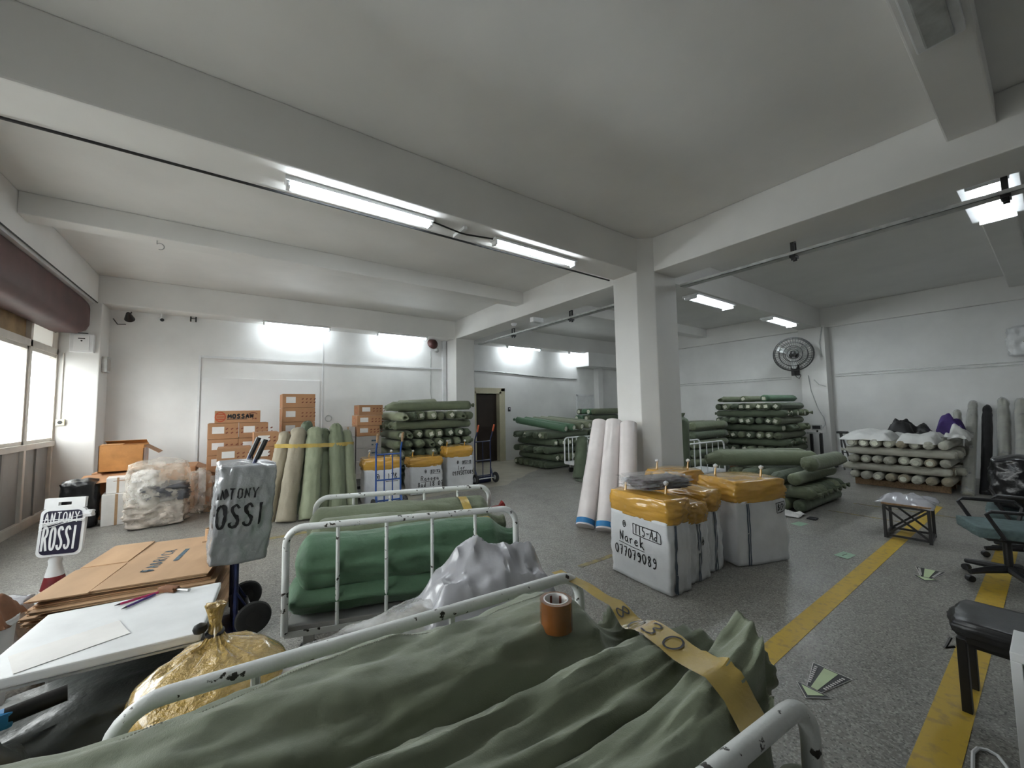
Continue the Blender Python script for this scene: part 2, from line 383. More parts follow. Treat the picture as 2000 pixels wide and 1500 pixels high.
# wall trunking, pipes, seams
def pipe(name, label, path, r, mat='wht', cat='pipe', n=8):
    return tag(MB().tube(path, r, n).build(name, mat, None, 0, True), label, cat)
def conduit(name, label, boxes, mat='wht', cat='trunking'):
    m = MB()
    for b in boxes: m.box(*b)
    return tag(m.build(name, mat, None, .002), label, cat)
conduit('cable_trunking', 'white vertical cable trunking rising beside the large white board', [(-.60, -.565, YB-.031, YB-.001, 0, 2.745)])
conduit('cable_trunking', 'white horizontal cable trunking above the large white board', [(-.562, 1.65, YB-.031, YB-.001, 2.70, 2.745)])
conduit('cable_trunking', 'white horizontal cable trunking above the pale carton stack', [(1.69, 4.69, YB-.031, YB-.001, 2.70, 2.745)])
tag(MB().box(-.54, 1.61, YB-.018, YB, .02, 2.30).build('wall_panel', 'panel', None, .004), 'large flat white board fixed behind the carton stacks', 'panel')
conduit('pipe_drop', 'slim white vertical conduit on back wall beside the white board', [(1.66, 1.68, YB-.015, YB-.001, 0, 3.5)])
conduit('drain_pipe', 'white vertical pipe boxed beside the back column', [(4.70, 4.80, YB-.1, YB-.001, 0, 3.5)])
pipe('wall_cable', 'grey sagging cable across the wall over the doorway', [(5.4, YB-.02, 2.69)]+[(5.4+t*4.55, YB-.02, 2.70+.05*math.sin(t*6)*(1-t)-.1*t) for t in [i/14 for i in range(1, 15)]], .018, 'gsteel', 'cable')
for y0, y1, nm in ((4.15, 9.6, 'between the corner and the fan column'), (YF+.2, 3.2, 'above the beige roll stack')):
    c = thing('cable_channel', 'thin twin grey cable channel along the right wall '+nm, 'cable channel')
    MB().box(XR-.025, XR, y0, y1, 2.30, 2.315).build('rail', 'gsteel', c); MB().box(XR-.025, XR, y0, y1, 2.245, 2.26).build('rail', 'gsteel', c)
pipe('beam_cable', 'thin dark cable along the underside edge of the cross beam', [(x, 3.845, HB-.012) for x in (-1.95, 0, 2, 4.6)], .012, 'black', 'cable', 6)
pipe('window_cable', 'thin dark cable along the bottom edge of the window beam', [(-1.94, y, HB-.008) for y in (YF+.1, 2, 6, 9.4)], .009, 'black', 'cable', 6)
# perforated cable tray under the long beam, hung from brackets
def tray(y0, y1, label, hang):
    t = thing('cable_tray', label, 'cable tray')
    MB().box(5.44, 5.56, y0, y1, 3.36, 3.365).box(5.44, 5.446, y0, y1, 3.36, 3.40).box(5.554, 5.56, y0, y1, 3.36, 3.40).build('channel', 'gsteel', t)
    MB().tube([(5.50, y0, 3.385), (5.50, (y0+y1)/2, 3.38), (5.50, y1, 3.385)], .018, 6).build('cables', 'black', t)
    for y in hang:
        MB().box(5.46, 5.475, y-.02, y+.02, 3.30, 3.52).box(5.525, 5.54, y-.02, y+.02, 3.30, 3.52).box(5.44, 5.56, y-.03, y+.03, 3.33, 3.36).box(5.405, 5.54, y-.02, y+.02, 3.52, 3.54).build('bracket', 'blackm', t)
tray(YF+.3, 3.2, 'perforated galvanised cable tray under the long beam toward the right', (-1.6, .15, 1.75))
tray(3.9, 9.2, 'galvanised cable tray under the long beam toward the back wall', (5.6, 7.6))
# ---------------------------------------------------------------- fluorescent fittings
def tube_light(c, along, label, L=1.22, drop=.0, double=False, wide=.12):
    t = thing('tube_light', label, 'light', c, 0 if along == 'x' else PI/2, 'fluorescent tube fittings')
    MB().box(-L/2-.03, L/2+.03, -wide/2, wide/2, -.035, 0).build('batten', 'wht', t, .006)
    for q in ((-.028, .028) if double else (0,)):
        tb = MB().tube([(-L/2, q, -.06), (L/2, q, -.06)], .016, 10).build('tube', 'tube', t, 0, True)
    for e in (-1, 1): MB().box(e*(L/2+.005)-.015, e*(L/2+.005)+.015, -wide/2*.7, wide/2*.7, -.085, -.03).build('lamp_holder', 'wht', t, .004)
    return t
tube_light((.95, 3.60, HB), 'x', 'bright tube light under the cross beam, nearer the shop windows', 1.25, double=True)
tube_light((2.98, 3.60, HB), 'x', 'tube light under the cross beam, nearer the centre column', 1.22)
tube_light((7.1, 3.60, HB), 'x', 'tube light under the cross beam just past the centre column', 1.3, double=True, wide=.3)
tube_light((10.2, 3.60, HB), 'x', 'tube light under the cross beam by the wall fan', 1.3, double=True, wide=.3)
tube_light((6.6, .27, 3.75), 'x', 'wide tube light under the rib near the cable tray', 1.3, double=True, wide=.4)
for x, s in ((1.10, 'above the carton stacks'), (3.45, 'above the tall green roll heap'), (7.32, 'above the inner doorway'), (9.9, 'above the roll heaps in the far corner')):
    tube_light((x, 9.56, HB), 'x', 'tube light on the back wall beam '+s, 1.25)
t = thing('dead_light', 'unlit grey batten fitting under the rib near the window side', 'light', (2.75, .27, 3.75))
MB().box(-.65, .65, -.10, .10, -.05, 0).build('batten', 'wht', t, .008); MB().box(-.6, .6, -.06, .06, -.075, -.05).build('diffuser', 'gsteel', t, .01)
# ================================================================ fabric rolls
CAPS = {
 'flat': [(.000, .99), (.022, .95), (.032, .82), (.020, .45), (.018, .06)],
 'tied': [(.010, .98), (.035, .88), (.062, .60), (.082, .26), (.095, .17), (.13, .36), (.155, .46), (.15, .05)],
 'flap': [(.010, 1.0), (.05, .97), (.10, .88), (.16, .80), (.22, .75), (.20, .45), (.06, .30), (.04, .04)],
 'round': [(.012, .985), (.035, .93), (.055, .74), (.063, .40), (.064, .04)],
}
_rc = {}
def roll_mesh(L, r, a, b, mat, var):
    key = (round(L, 2), round(r, 3), a, b, mat, var)
    if key in _rc: return _rc[key]
    n = 22; nr = max(6, int(L/.11)); sd = 13.7*var+7.1*hash(mat) % 5
    sd = var*13.7+len(mat)*3.1+ord(mat[-1])
    rings = []
    rings += [(-L/2+.02-dx, k, 'a') for dx, k in CAPS[a]][::-1]
    rings += [(-L/2+.02+(L-.04)*i/(nr-1), 1, '') for i in range(nr)]
    rings += [(L/2-.02+dx, k, 'b') for dx, k in CAPS[b]]
    m = MB()
    for x, k, e in rings:
        st = a if e == 'a' else b if e == 'b' else ''
        for j in range(n):
            t = 2*PI*j/n; c, s = math.cos(t), math.sin(t)
            d = .055*fbm(x*2.2+sd, c*1.1, s*1.1, 3)+.035*ridge(x*1.1+sd, c*2.6, s*2.6+sd)
            rr = r*k*(1+d-.03)
            if st in ('tied', 'flap') and k < .99: rr *= 1+.28*nz(c*3.5+sd, s*3.5, x*3)
            y, z = rr*c, rr*s
            if st == 'flap':
                q = max(0, abs(x)-L/2); z = z*(1-1.6*q)-q*q*6*r/.1*.12
            z = max(z, -r*.93)
            m.v.append((x+.01*nz(c*2+sd, s*2, x), y, z))
    R = len(rings)
    for i in range(R-1):
        for j in range(n): m.f.append((i*n+j, i*n+(j+1) % n, (i+1)*n+(j+1) % n, (i+1)*n+j))
    m.f += [tuple(range(n))[::-1], tuple((R-1)*n+j for j in range(n))]
    me = m.mesh('fabric_roll', 0, 'all'); me.materials.append(MT[mat]); _rc[key] = me; return me
_tags = {}
def tag_mesh(L, r, side, sq):
    key = (round(L, 2), round(r, 3), side, sq)
    if key in _tags: return _tags[key]
    m = MB(); x = side*(L/2-.002); e = side*.014; s = r*.60
    if sq: m.obox((x+e, 0, 0), (.03, s*1.45, s*1.45), Matrix.Rotation(.5*sq, 3, 'X'))
    else: m.tube([(x-e, 0, 0), (x+e*1.4, 0, 0)], s, 12)
    me = m.mesh('end_label', .002); me.materials.append(MT['core']); _tags[key] = me; return me
RND = random.Random(5)
CNAME = {'sackA': 'olive green', 'sackB': 'dark green', 'sackC': 'bright green', 'sackD': 'beige', 'sackE': 'pale sage', 'sackF': 'pale grey', 'sackK': 'charcoal'}
ORD = ['bottom', 'second', 'third', 'fourth', 'fifth', 'sixth', 'seventh', 'eighth', 'ninth', 'tenth']
POS = ['first']+ORD[1:]+['eleventh', 'twelfth', 'thirteenth']
def roll(p0, p1, r, mat, a='flat', b='flat', label='', group=None, tags='', cat='fabric roll', name='fabric_roll'):
    p0, p1 = Vector(p0), Vector(p1); d = p1-p0; L = round(d.length, 2)
    o = bpy.data.objects.new(name, roll_mesh(L, r, a, b, mat, RND.randrange(4))); COL.objects.link(o)
    o.location = (p0+p1)/2; o.rotation_mode = 'QUATERNION'
    q = Vector((1, 0, 0)).rotation_difference(d.normalized())
    if abs(d.z) < .5*L: q = q @ Quaternion((1, 0, 0), RND.uniform(-.25, .25))
    o.rotation_quaternion = q; sc = RND.uniform(.91, .99); o.scale = (1, sc, sc*RND.uniform(.96, 1))
    look = CNAME.get(mat, ''); tl = ' with pale end label' if any(t in 'ab' for t in tags) else ' with open pale end' if tags else ' with loose sleeve end' if a == 'flap' else ' with tied end' if a == 'tied' else ''
    label = label.replace('@C', look).replace('@T', tl)
    tag(o, label, cat, group)
    for t in tags:
        c = bpy.data.objects.new('end_label', tag_mesh(L, r, -1 if t in 'aA' else 1, 0 if t in 'AB' else RND.choice((1, 2, 3)))); COL.objects.link(c); c.parent = o
    return o
def stack(x0, x1, y0, y1, z0, r, pattern, mats, where, group, axis0, endst=('flat', 'tied'), tagp=.7, jit=.012, refs=('', '')):
    """alternating layers in a stack: 'x' rolls lie along X (ends face -X), 'y' rolls lie along Y (ends face -Y)"""
    z = z0+r; hi = len(pattern)
    for li, p in enumerate(pattern):
        lo, up = (y0, y1) if p == 'x' else (x0, x1)
        k = max(1, int((up-lo)/(2*r*1.02))); st = (up-lo)/k
        for i in range(k):
            c = lo+st*(i+.5)+RND.uniform(-jit, jit)*.4; e = RND.uniform(-.09, .07); zz = z+RND.uniform(-jit, jit)*.2
            mat = RND.choice(mats); face = p == axis0
            a = RND.choice(('flat', 'round', 'flat', 'flat', 'tied') if tagp else ('flat', 'round', 'round')) if face else endst[RND.randrange(2)]
            b = RND.choice(('flat', 'tied', 'round'))
            tg = 'a' if face and a in ('flat',) and RND.random() < tagp else ('A' if a == 'flat' else '')
            lab = '@C %s, %s layer, %s from %s side, %s' % ('roll@T' if face else 'crosswise roll', ORD[li], POS[i], refs[0] if p == 'x' else refs[1], where)
            if p == 'x': roll((x0+e, c, zz), (x1+e-.02, c, zz), r, mat, a, b, lab, group, tg)
            else: roll((c, y0+e, zz), (c, y1+e-.02, zz), r, mat, a, b, lab, group, tg)
        z += 2*r*.965
    return z-r
GREENS = ['sackA', 'sackB', 'sackB', 'sackA', 'sackB']
# tall square stack below the wall fan
zt = stack(10.0, 11.45, 3.62, 5.12, .10, .087, 'xyxyxyxyx', ['sackB', 'sackA', 'sackB'], 'fan-column stack', 'tall stack by the fan column', 'x', tagp=.9, refs=('scale', 'bale'))
for k, (y, m) in enumerate(((3.9, 'sackC'), (4.35, 'sackA'), (4.8, 'sackA'))):
    roll((10.0, y+.05, zt+.02+.084), (11.4, y-.05, zt+.02+.084), .084, m, 'flap' if k == 2 else 'flat', 'tied', ('bright green', 'olive middle', 'olive flapped')[k]+' loose roll on top of the tall stack by the fan column', 'rolls on the tall stack', 'a' if k != 2 else '')
tag(MB().box(9.98, 11.45, 3.62, 5.1, 0, .10).build('pallet', 'wood', None, .01), 'timber pallet under the tall square stack by the fan column', 'pallet')
# pale stack by the right wall
zt2 = stack(9.80, 11.25, 1.08, 2.46, .12, .079, 'xyxyx', ['sackF', 'sackF', 'sackD', 'sackF'], 'beige stack', 'beige stack by the right wall', 'x', ('flat', 'round'), .0, refs=('leaning-roll', 'stool'))
def pal(x0, x1, y0, y1, label, hh=.10):
    t = thing('pallet', label, 'pallet')
    for i in range(5):
        yy = lerp(y0, y1-.1, i/4); MB().box(x0, x1, yy, yy+.1, hh-.02, hh).build('board', 'wood', t)
    for i in range(3):
        xx = lerp(x0, x1-.09, i/2); MB().box(xx, xx+.09, y0, y1, 0, hh-.02).build('runner', 'wood', t)
pal(9.95, 11.2, 1.15, 2.4, 'timber pallet under the low beige roll stack', .12)
def cloth(name, label, cat, mat, x0, x1, y0, y1, z, amp, seed, drop=.0, rz=0, nx=26, ny=26, edge=.03, th=.004, group=None, sc=3.0):
    cx, cy = (x0+x1)/2, (y0+y1)/2; m = MB(); top = []
    for j in range(ny):
        for i in range(nx):
            u, v = i/(nx-1)*2-1, j/(ny-1)*2-1
            wob = 1+.10*nz(u*2+seed, v*2)
            lx, ly = u*(x1-x0)/2*wob, v*(y1-y0)/2*wob
            h = amp*(.55+.9*fbm(lx*sc+seed, ly*sc, seed, 4)+.35*ridge(lx*sc*1.3+seed, ly*sc*1.3, 2.2))
            e = max(abs(u), abs(v)); h *= (1-.65*e**3); hh = max(0, h)+th-drop*max(0, e-.75)*4
            top.append((lx, ly, hh))
    c, s = math.cos(rz), math.sin(rz); k = nx*ny
    up = [(cx+lx*c-ly*s, cy+lx*s+ly*c, z+h) for lx, ly, h in top]
    dn = [(p[0], p[1], p[2]-th) for p in up]
    fs = []
    for j in range(ny-1):
        for i in range(nx-1):
            a = j*nx+i; q = (a, a+1, a+nx+1, a+nx); fs += [q, tuple(k+t for t in q[::-1])]
    rim = [i for i in range(nx)]+[nx-1+j*nx for j in range(1, ny)]+[(ny-1)*nx+i for i in range(nx-2, -1, -1)]+[j*nx for j in range(ny-2, 0, -1)]
    fs += [(rim[i], k+rim[i], k+rim[(i+1) % len(rim)], rim[(i+1) % len(rim)]) for i in range(len(rim))]
    m.add(up+dn, fs)
    return tag(m.build(name, mat, None, 0, 'all'), label, cat, group)
MT['wsheet'] = M('white_sheet_yellow_stripe', (.74, .74, .72), .5, .06, 4, .3, 9)
c1 = cloth('sheet', 'white plastic sheet with yellow stripe, folded over the beige stack edge by the fan side', 'sheet', 'wsheet', 9.72, 10.5, 1.80, 2.55, zt2+.05, .12, 3.1, .10, sc=1.8)
c2 = cloth('sheet', 'crumpled white plastic sheet hanging on the middle of the beige stack', 'sheet', 'wsheet', 9.70, 10.4, 1.24, 1.74, zt2+.05, .09, 8.3, .12, sc=1.8)
c3 = cloth('sheet', 'white folded sheet with yellow stripes beside the violet cloth', 'sheet', 'wsheet', 10.1, 11.0, .93, 1.2, zt2+.05, .20, 5.7, .06, sc=1.8)
MT['ystripe'] = M('yellow_sheet_stripe', (.62, .50, .12), .5)
cloth('black_garment', 'heap of black cloth on top of the beige roll stack', 'cloth', 'black', 10.45, 11.05, 1.45, 2.0, zt2+.03, .26, 2.2, .0, sc=3.2)
cloth('violet_garment', 'violet cloth heaped at the wall end of the beige stack', 'cloth', 'violet', 11.05, 11.4, 1.05, 1.4, zt2+.02, .40, 9.2, .0, sc=2.5)
# low heap between the white bales and the beige stack
G3 = 'low green heap in the floor middle'
def heap3(y, z, m, a, tags='', L=(6.66, 8.1)):
    roll((L[0], y, z), (L[1], y-.03, z), .095, m, a, 'tied', '@C roll@T, %s layer, %s from stool side, low heap' % (ORD[int(z/.186)], POS[int((y-2.2)/.2)]), G3, tags)
for i in range(6): heap3(2.25+i*.2, .095, RND.choice(GREENS), 'round')
for i in range(7):
    roll((6.72+i*.2, 2.12, .282), (6.72+i*.2, 3.5, .282), .093, RND.choice(['sackB', 'sackA']), 'tied', 'flat', '@C crosswise roll, second layer, %s from bale side, low heap' % POS[i], G3)
for i in range(5): heap3(2.3+i*.21, .468, RND.choice(GREENS), ('round', 'flap')[i % 2], 'A' if i % 2 == 0 else '')
roll((6.62, 3.35, .69), (7.6, 2.35, .69), .135, 'sackA', 'flap', 'tied', 'green wrapped roll thrown diagonally on top of the low heap', G3)
roll((7.05, 3.55, .68), (8.15, 2.70, .68), .12, 'sackA', 'tied', 'flap', 'green wrapped roll with loose sleeve along the top of the low heap', G3)
roll((6.85, 2.17, .68), (7.98, 2.14, .675), .12, 'sackA', 'tied', 'flap', 'green wrapped roll along the front edge of the low heap', G3)
# tall heap by the back column
G1 = 'tall green heap by the back column'
z = .1
for li, p in enumerate('yyyyyyxyy'[:8]):
    lo, hi = (2.66, 4.50) if p == 'y' else (7.95, 9.3); k = int((hi-lo)/.208); st = (hi-lo)/k
    for i in range(k):
        c = lo+st*(i+.5)+(.02 if li % 2 else -.02); mm = RND.choice(['sackA', 'sackB', 'sackA', 'sackE'])
        if p == 'y':
            a = RND.choice(('flap', 'round', 'tied', 'flat', 'flap')); e = RND.uniform(-.16, .1)
            jx = RND.uniform(-.04, .04)
            roll((c+jx, 7.92+e, z+RND.uniform(-.015, .01)), (c-jx*.5, 9.35+e, z), .099, mm, a, 'flat', '@C roll@T, %s layer, %s from carton side, back-column heap' % (ORD[li], POS[i]), G1, 'a' if a == 'flat' else '')
        else:
            roll((2.70+RND.uniform(-.04, .05), c, z), (4.46, c, z), .099, mm, RND.choice(('tied', 'round')), 'round', '@C crosswise roll, %s layer, %s from bale side, back-column heap' % (ORD[li], POS[i]), G1)
    z += .193
roll((2.74, 8.05, z+.01), (4.45, 8.0, z+.03), .11, 'sackA', 'flap', 'tied', 'long green wrapped roll across the top of the tall heap beside the back column', G1)
roll((2.95, 8.40, z+.02), (3.75, 8.32, z+.05), .15, 'sackE', 'round', 'round', 'short fat pale green roll topmost on the tall heap beside the back column', G1)
roll((3.4, 8.75, z), (4.45, 8.65, z+.02), .1, 'sackB', 'tied', 'flap', 'dark green roll at the back of the tall heap top beside the back column', G1)
# heaps in the far corner past the doorway
G2 = 'green heaps in the far corner'
z = .1
for li, p in enumerate('xyxyxy'[:5]):
    lo, hi = (6.72, 9.3) if p == 'y' else (7.65, 9.2); k = int((hi-lo)/.205); st = (hi-lo)/k
    for i in range(k):
        c = lo+st*(i+.5); mm = RND.choice(['sackB', 'sackA', 'sackB'])
        if p == 'y':
            a = RND.choice(('flat', 'round', 'flat', 'flap')); e = RND.uniform(-.08, .06)
            roll((c, 7.62+e, z), (c, 9.15+e, z), .097, mm, a, 'flat', '@C roll@T, %s layer, %s from doorway side, corner heap' % (ORD[li], POS[i]), G2, 'a' if a == 'flat' else '')
        else:
            roll((6.6, c, z), (8.05, c, z), .097, mm, RND.choice(('flat', 'round', 'flap')), 'flat', '@C crosswise roll@T, %s layer, %s from trolley, corner heap' % (ORD[li], POS[i]), G2, 'a' if RND.random() < .5 else '')
            if c < 8.1: roll((8.25, c, z), (9.6, c, z), .097, mm, 'round', 'flat', '@C crosswise roll, %s layer, %s row behind the white cage trolley' % (ORD[li], POS[i]), G2)
    z += .19
for i in range(5):
    x = 6.85+i*.30
    roll((x+.25, 7.55, z-.02+.02*i), (x-.15, 9.12, z+.20), .105, ('sackC', 'sackC', 'sackA', 'sackE', 'sackA')[i], 'flat', 'tied', ('bright green roll sloping down the far corner heap, nearest the doorway', 'bright green roll sloping down the far corner heap, second from doorway', 'olive roll sloping down the far corner heap, third from doorway', 'pale sage roll sloping down the far corner heap', 'olive roll sloping down the far corner heap, farthest from doorway')[i], G2, 'A')
z2 = z
for li in range(3):
    for i in range(4):
        roll((8.85+.1*li, 8.35+i*.21, z2+li*.20), (10.5+.1*li, 8.35+i*.21, z2+li*.20+.0), .1, ('sackC', 'sackB', 'sackA', 'sackC')[(i+li) % 4], 'flat' if i % 2 else 'round', 'tied', '@C roll@T, %s layer, %s from room side, raised heap' % (ORD[li], POS[i]), G2, 'A' if i % 2 else '')
for li in range(5):
    for i in range(3):
        roll((9.75, 8.25+i*.3, .1+li*.19), (10.75, 8.25+i*.3, .1+li*.19), .1, 'sackB', 'round', 'round', 'dark green roll, %s layer, %s from room side, under raised corner heap' % (ORD[li], POS[i]), G2)
# rolls beside the small white rail trolley
G4 = 'green rolls behind the rail trolley'
for li in range(6):
    for i in range(3):
        roll((8.3, 4.75+i*.24, .11+li*.2), (9.7, 4.75+i*.24, .11+li*.2), .105, RND.choice(GREENS), RND.choice(('round', 'flat')), 'flat', '@C roll, %s layer, %s row behind the white rail trolley' % (ORD[li], POS[i]), G4, '')
roll((6.72, 4.02, .02), (6.78, 4.06, 1.30), .11, 'sackB', 'flat', 'tied', 'dark green roll standing upright beside the centre column', None)
# bundle standing in front of the cartons
G5 = 'rolls standing in a taped bundle'
BR = [((.42, 6.72, 0), (.66, 6.98, 1.27), .095, 'sackD'), ((.64, 6.52, 0), (.84, 6.90, 1.33), .115, 'sackD'), ((.93, 6.46, 0), (1.06, 6.86, 1.33), .12, 'sackE'),
      ((1.14, 6.62, 0), (1.20, 6.98, 1.30), .105, 'sackA'), ((1.33, 6.46, 0), (1.36, 6.86, 1.37), .11, 'sackA'), ((1.53, 6.50, 0), (1.52, 6.88, 1.26), .095, 'sackE'), ((.86, 6.98, 0), (.98, 7.14, 1.42), .10, 'sackB')]
BL = ['slim beige roll at the outer edge of the standing taped bundle', 'thick beige roll in the standing taped bundle', 'pale green creased roll bulging at the foot of the standing taped bundle',
      'dull green roll set back in the standing taped bundle', 'tall grey green roll with crumpled top in the standing taped bundle', 'pale sage roll ending the standing taped bundle', 'dark green roll behind the standing taped bundle']
def upright(p0, p1, r, mat, label, seed, group=None):
    p0, p1 = Vector(p0), Vector(p1); d = p1-p0; L = d.length; m = MB(); n = 30; nr = 44
    prof = [(0, .93), (.01, 1.02)]+[(t, 1.0) for t in [.04+.80*i/(nr-1) for i in range(nr)]]+[(.87, .92), (.90, .80), (.93, .86), (.96, .82), (.985, .60), (1.0, .25), (1.0, .02)]
    for t, k in prof:
        for j in range(n):
            a = 2*PI*j/n; c, s = math.cos(a), math.sin(a)
            dd = .08*fbm(t*4+seed, c*1.3, s*1.3, 4)+.085*ridge(t*2.2+seed, c*2.2+t*2.5, s*2.2)+.04*ridge(t*5+seed, c*4.5-t*3, s*4.5)-.04
            if t > .84: dd += .22*nz(c*3+seed, s*3, t*9)
            sag = .10*max(0, 1-t*4)
            m.v.append((r*k*(1+dd+sag)*c, r*k*(1+dd+sag)*s, t*L+.02*nz(c*2, s*2, seed)*(t > .9)))
    R = len(prof)
    for i in range(R-1):
        for j in range(n): m.f.append((i*n+j, i*n+(j+1) % n, (i+1)*n+(j+1) % n, (i+1)*n+j))
    m.f += [tuple(range(n))[::-1], tuple((R-1)*n+j for j in range(n))]
    o = m.build('fabric_roll', mat, None, 0, 'all'); o.location = p0; o.rotation_mode = 'QUATERNION'
    o.rotation_quaternion = Vector((0, 0, 1)).rotation_difference(d.normalized()); return tag(o, label, 'fabric roll', group)
bvs, bfs = [], []
for i, (a, b, r, mt_) in enumerate(BR):
    o = upright(a, b, r, mt_, BL[i], i*3.3+1, G5); mw = Matrix.LocRotScale(o.location, o.rotation_quaternion, None); k = len(bvs)
    bvs += [mw @ v.co for v in o.data.vertices]; bfs += [tuple(q+k for q in p.vertices) for p in o.data.polygons]
bbv = BVHTree.FromPolygons(bvs, bfs); tb = MB(); cen = Vector((1.06, 6.9, 0)); nb = 96
def reach(a, z):
    d = Vector((math.cos(a), math.sin(a), 0)); p = cen+d*2+Vector((0, 0, z)); h_ = bbv.ray_cast(p, -d); return 2-(p-h_[0]).length if h_[0] else None
R0 = []
for q in range(nb):
    a = 2*PI*q/nb; v = [x for x in (reach(a, 1.04), reach(a, 1.065), reach(a, 1.09)) if x]; R0.append(max(v) if v else .15)
P0 = [(cen.x+R0[q]*math.cos(2*PI*q/nb), cen.y+R0[q]*math.sin(2*PI*q/nb)) for q in range(nb)]
def hull2(P):
    P = sorted(set(P)); out = []
    for seq in (P, P[::-1]):
        h_ = []
        for p in seq:
            while len(h_) > 1 and (h_[-1][0]-h_[-2][0])*(p[1]-h_[-2][1])-(h_[-1][1]-h_[-2][1])*(p[0]-h_[-2][0]) <= 0: h_.pop()
            h_.append(p)
        out += h_[:-1]
    return out
HL = hull2(P0); ring = []
for p, q in zip(HL, HL[1:]+HL[:1]):
    for i in range(5): ring.append((lerp(p[0], q[0], i/5), lerp(p[1], q[1], i/5)))
for (x, y) in ring:
    d = Vector((x-cen.x, y-cen.y, 0)); a = math.atan2(d.y, d.x); rr = reach(a, 1.065) or d.length; rr = max(rr, lerp(rr, d.length, .72))+.006
    for z in (1.035, 1.095): tb.v.append((cen.x+rr*math.cos(a), cen.y+rr*math.sin(a), z-.02*(x-.5)+.008*nz(a*3)))
k = len(ring); tb.f = [(2*i, 2*((i+1) % k), 2*((i+1) % k)+1, 2*i+1) for i in range(k)]
tag(tb.build('tape_band', 'ytape', None, 0, True), 'band of amber packing tape tied round the standing roll bundle', 'tape')
# pearly white rolls leaning on the centre column
for i, (a, b, r) in enumerate((((3.72, 3.64, .03), (4.50, 4.02, 1.33), .12), ((3.80, 3.37, .03), (4.52, 3.78, 1.34), .12), ((3.92, 3.14, .03), (4.52, 3.52, 1.32), .115))):
    p0, p1 = Vector(a), Vector(b); d = p1-p0
    o = thing('film_roll', ('pearly white film roll leaning outermost on the centre column, blue edged foot', 'pearly white film roll leaning between two others on the column', 'pearly white film roll leaning flat against the centre column face')[i], 'film roll', p0, 0, 'white film rolls leaning on the column')
    o.rotation_mode = 'QUATERNION'; o.rotation_quaternion = Vector((0, 0, 1)).rotation_difference(d.normalized())
    m = MB(); n = 26; L = d.length
    for t in [j/30 for j in range(31)]:
        for j in range(n):
            q = 2*PI*j/n; rr = r*(1+.03*fbm(t*3+i*5, math.cos(q)*1.5, math.sin(q)*1.5, 3)); m.v.append((rr*math.cos(q), rr*math.sin(q), t*L))
    for k in range(30):
        for j in range(n): m.f.append((k*n+j, k*n+(j+1) % n, (k+1)*n+(j+1) % n, (k+1)*n+j))
    m.f += [tuple(range(n))[::-1], tuple(30*n+j for j in range(n))]
    m.build('film', 'pearl', o, 0, True)
    MB().tube([(0, 0, .02), (0, 0, .085)], r*1.035, 26).build('blue_edge', 'cyan', o, 0, True)
    MB().tube([(0, 0, L-.01), (0, 0, L+.006)], .04, 16).build('core', 'paper', o, 0, True)
# wrapped rolls leaning on the right wall
for i, (y, yt, r, m, zt_) in enumerate(((.97, .99, .080, 'clear', 1.55), (.79, .81, .08, 'black', 1.48), (.60, .61, .088, 'clear', 1.60), (.39, .40, .09, 'clear', 1.58), (.18, .19, .085, 'clear', 1.42), (1.19, 1.19, .07, 'clear', 1.38))):
    x0 = 11.45 if i == 5 else 10.0+.25*(i % 3)
    lab = ['clear wrapped pale roll leaning next to the beige stack', 'black roll leaning among the clear wrapped rolls', 'tall clear wrapped grey roll leaning past the black roll', 'clear wrapped grey roll second past the black roll', 'shorter clear wrapped roll farthest from the beige stack', 'clear wrapped roll leaning behind the beige stack edge'][i]
    o = upright((x0, y, 0), (12.15-.05*i, yt, zt_), r*.82, 'sackF' if m == 'clear' else 'black', lab, 20+i*2.7)
    if m == 'clear':
        wmesh = bpy.data.meshes.new('wrap'); bm = bmesh.new(); bm.from_mesh(o.data)
        for v in bm.verts: v.co.x *= 1.13; v.co.y *= 1.13; v.co.z = v.co.z*1.012+.002
        bm.to_mesh(wmesh); bm.free(); wmesh.materials.clear(); wmesh.materials.append(MT['clear'])
        wmesh.polygons.foreach_set('use_smooth', [True]*len(wmesh.polygons)); link_obj('wrap', wmesh, None, o)
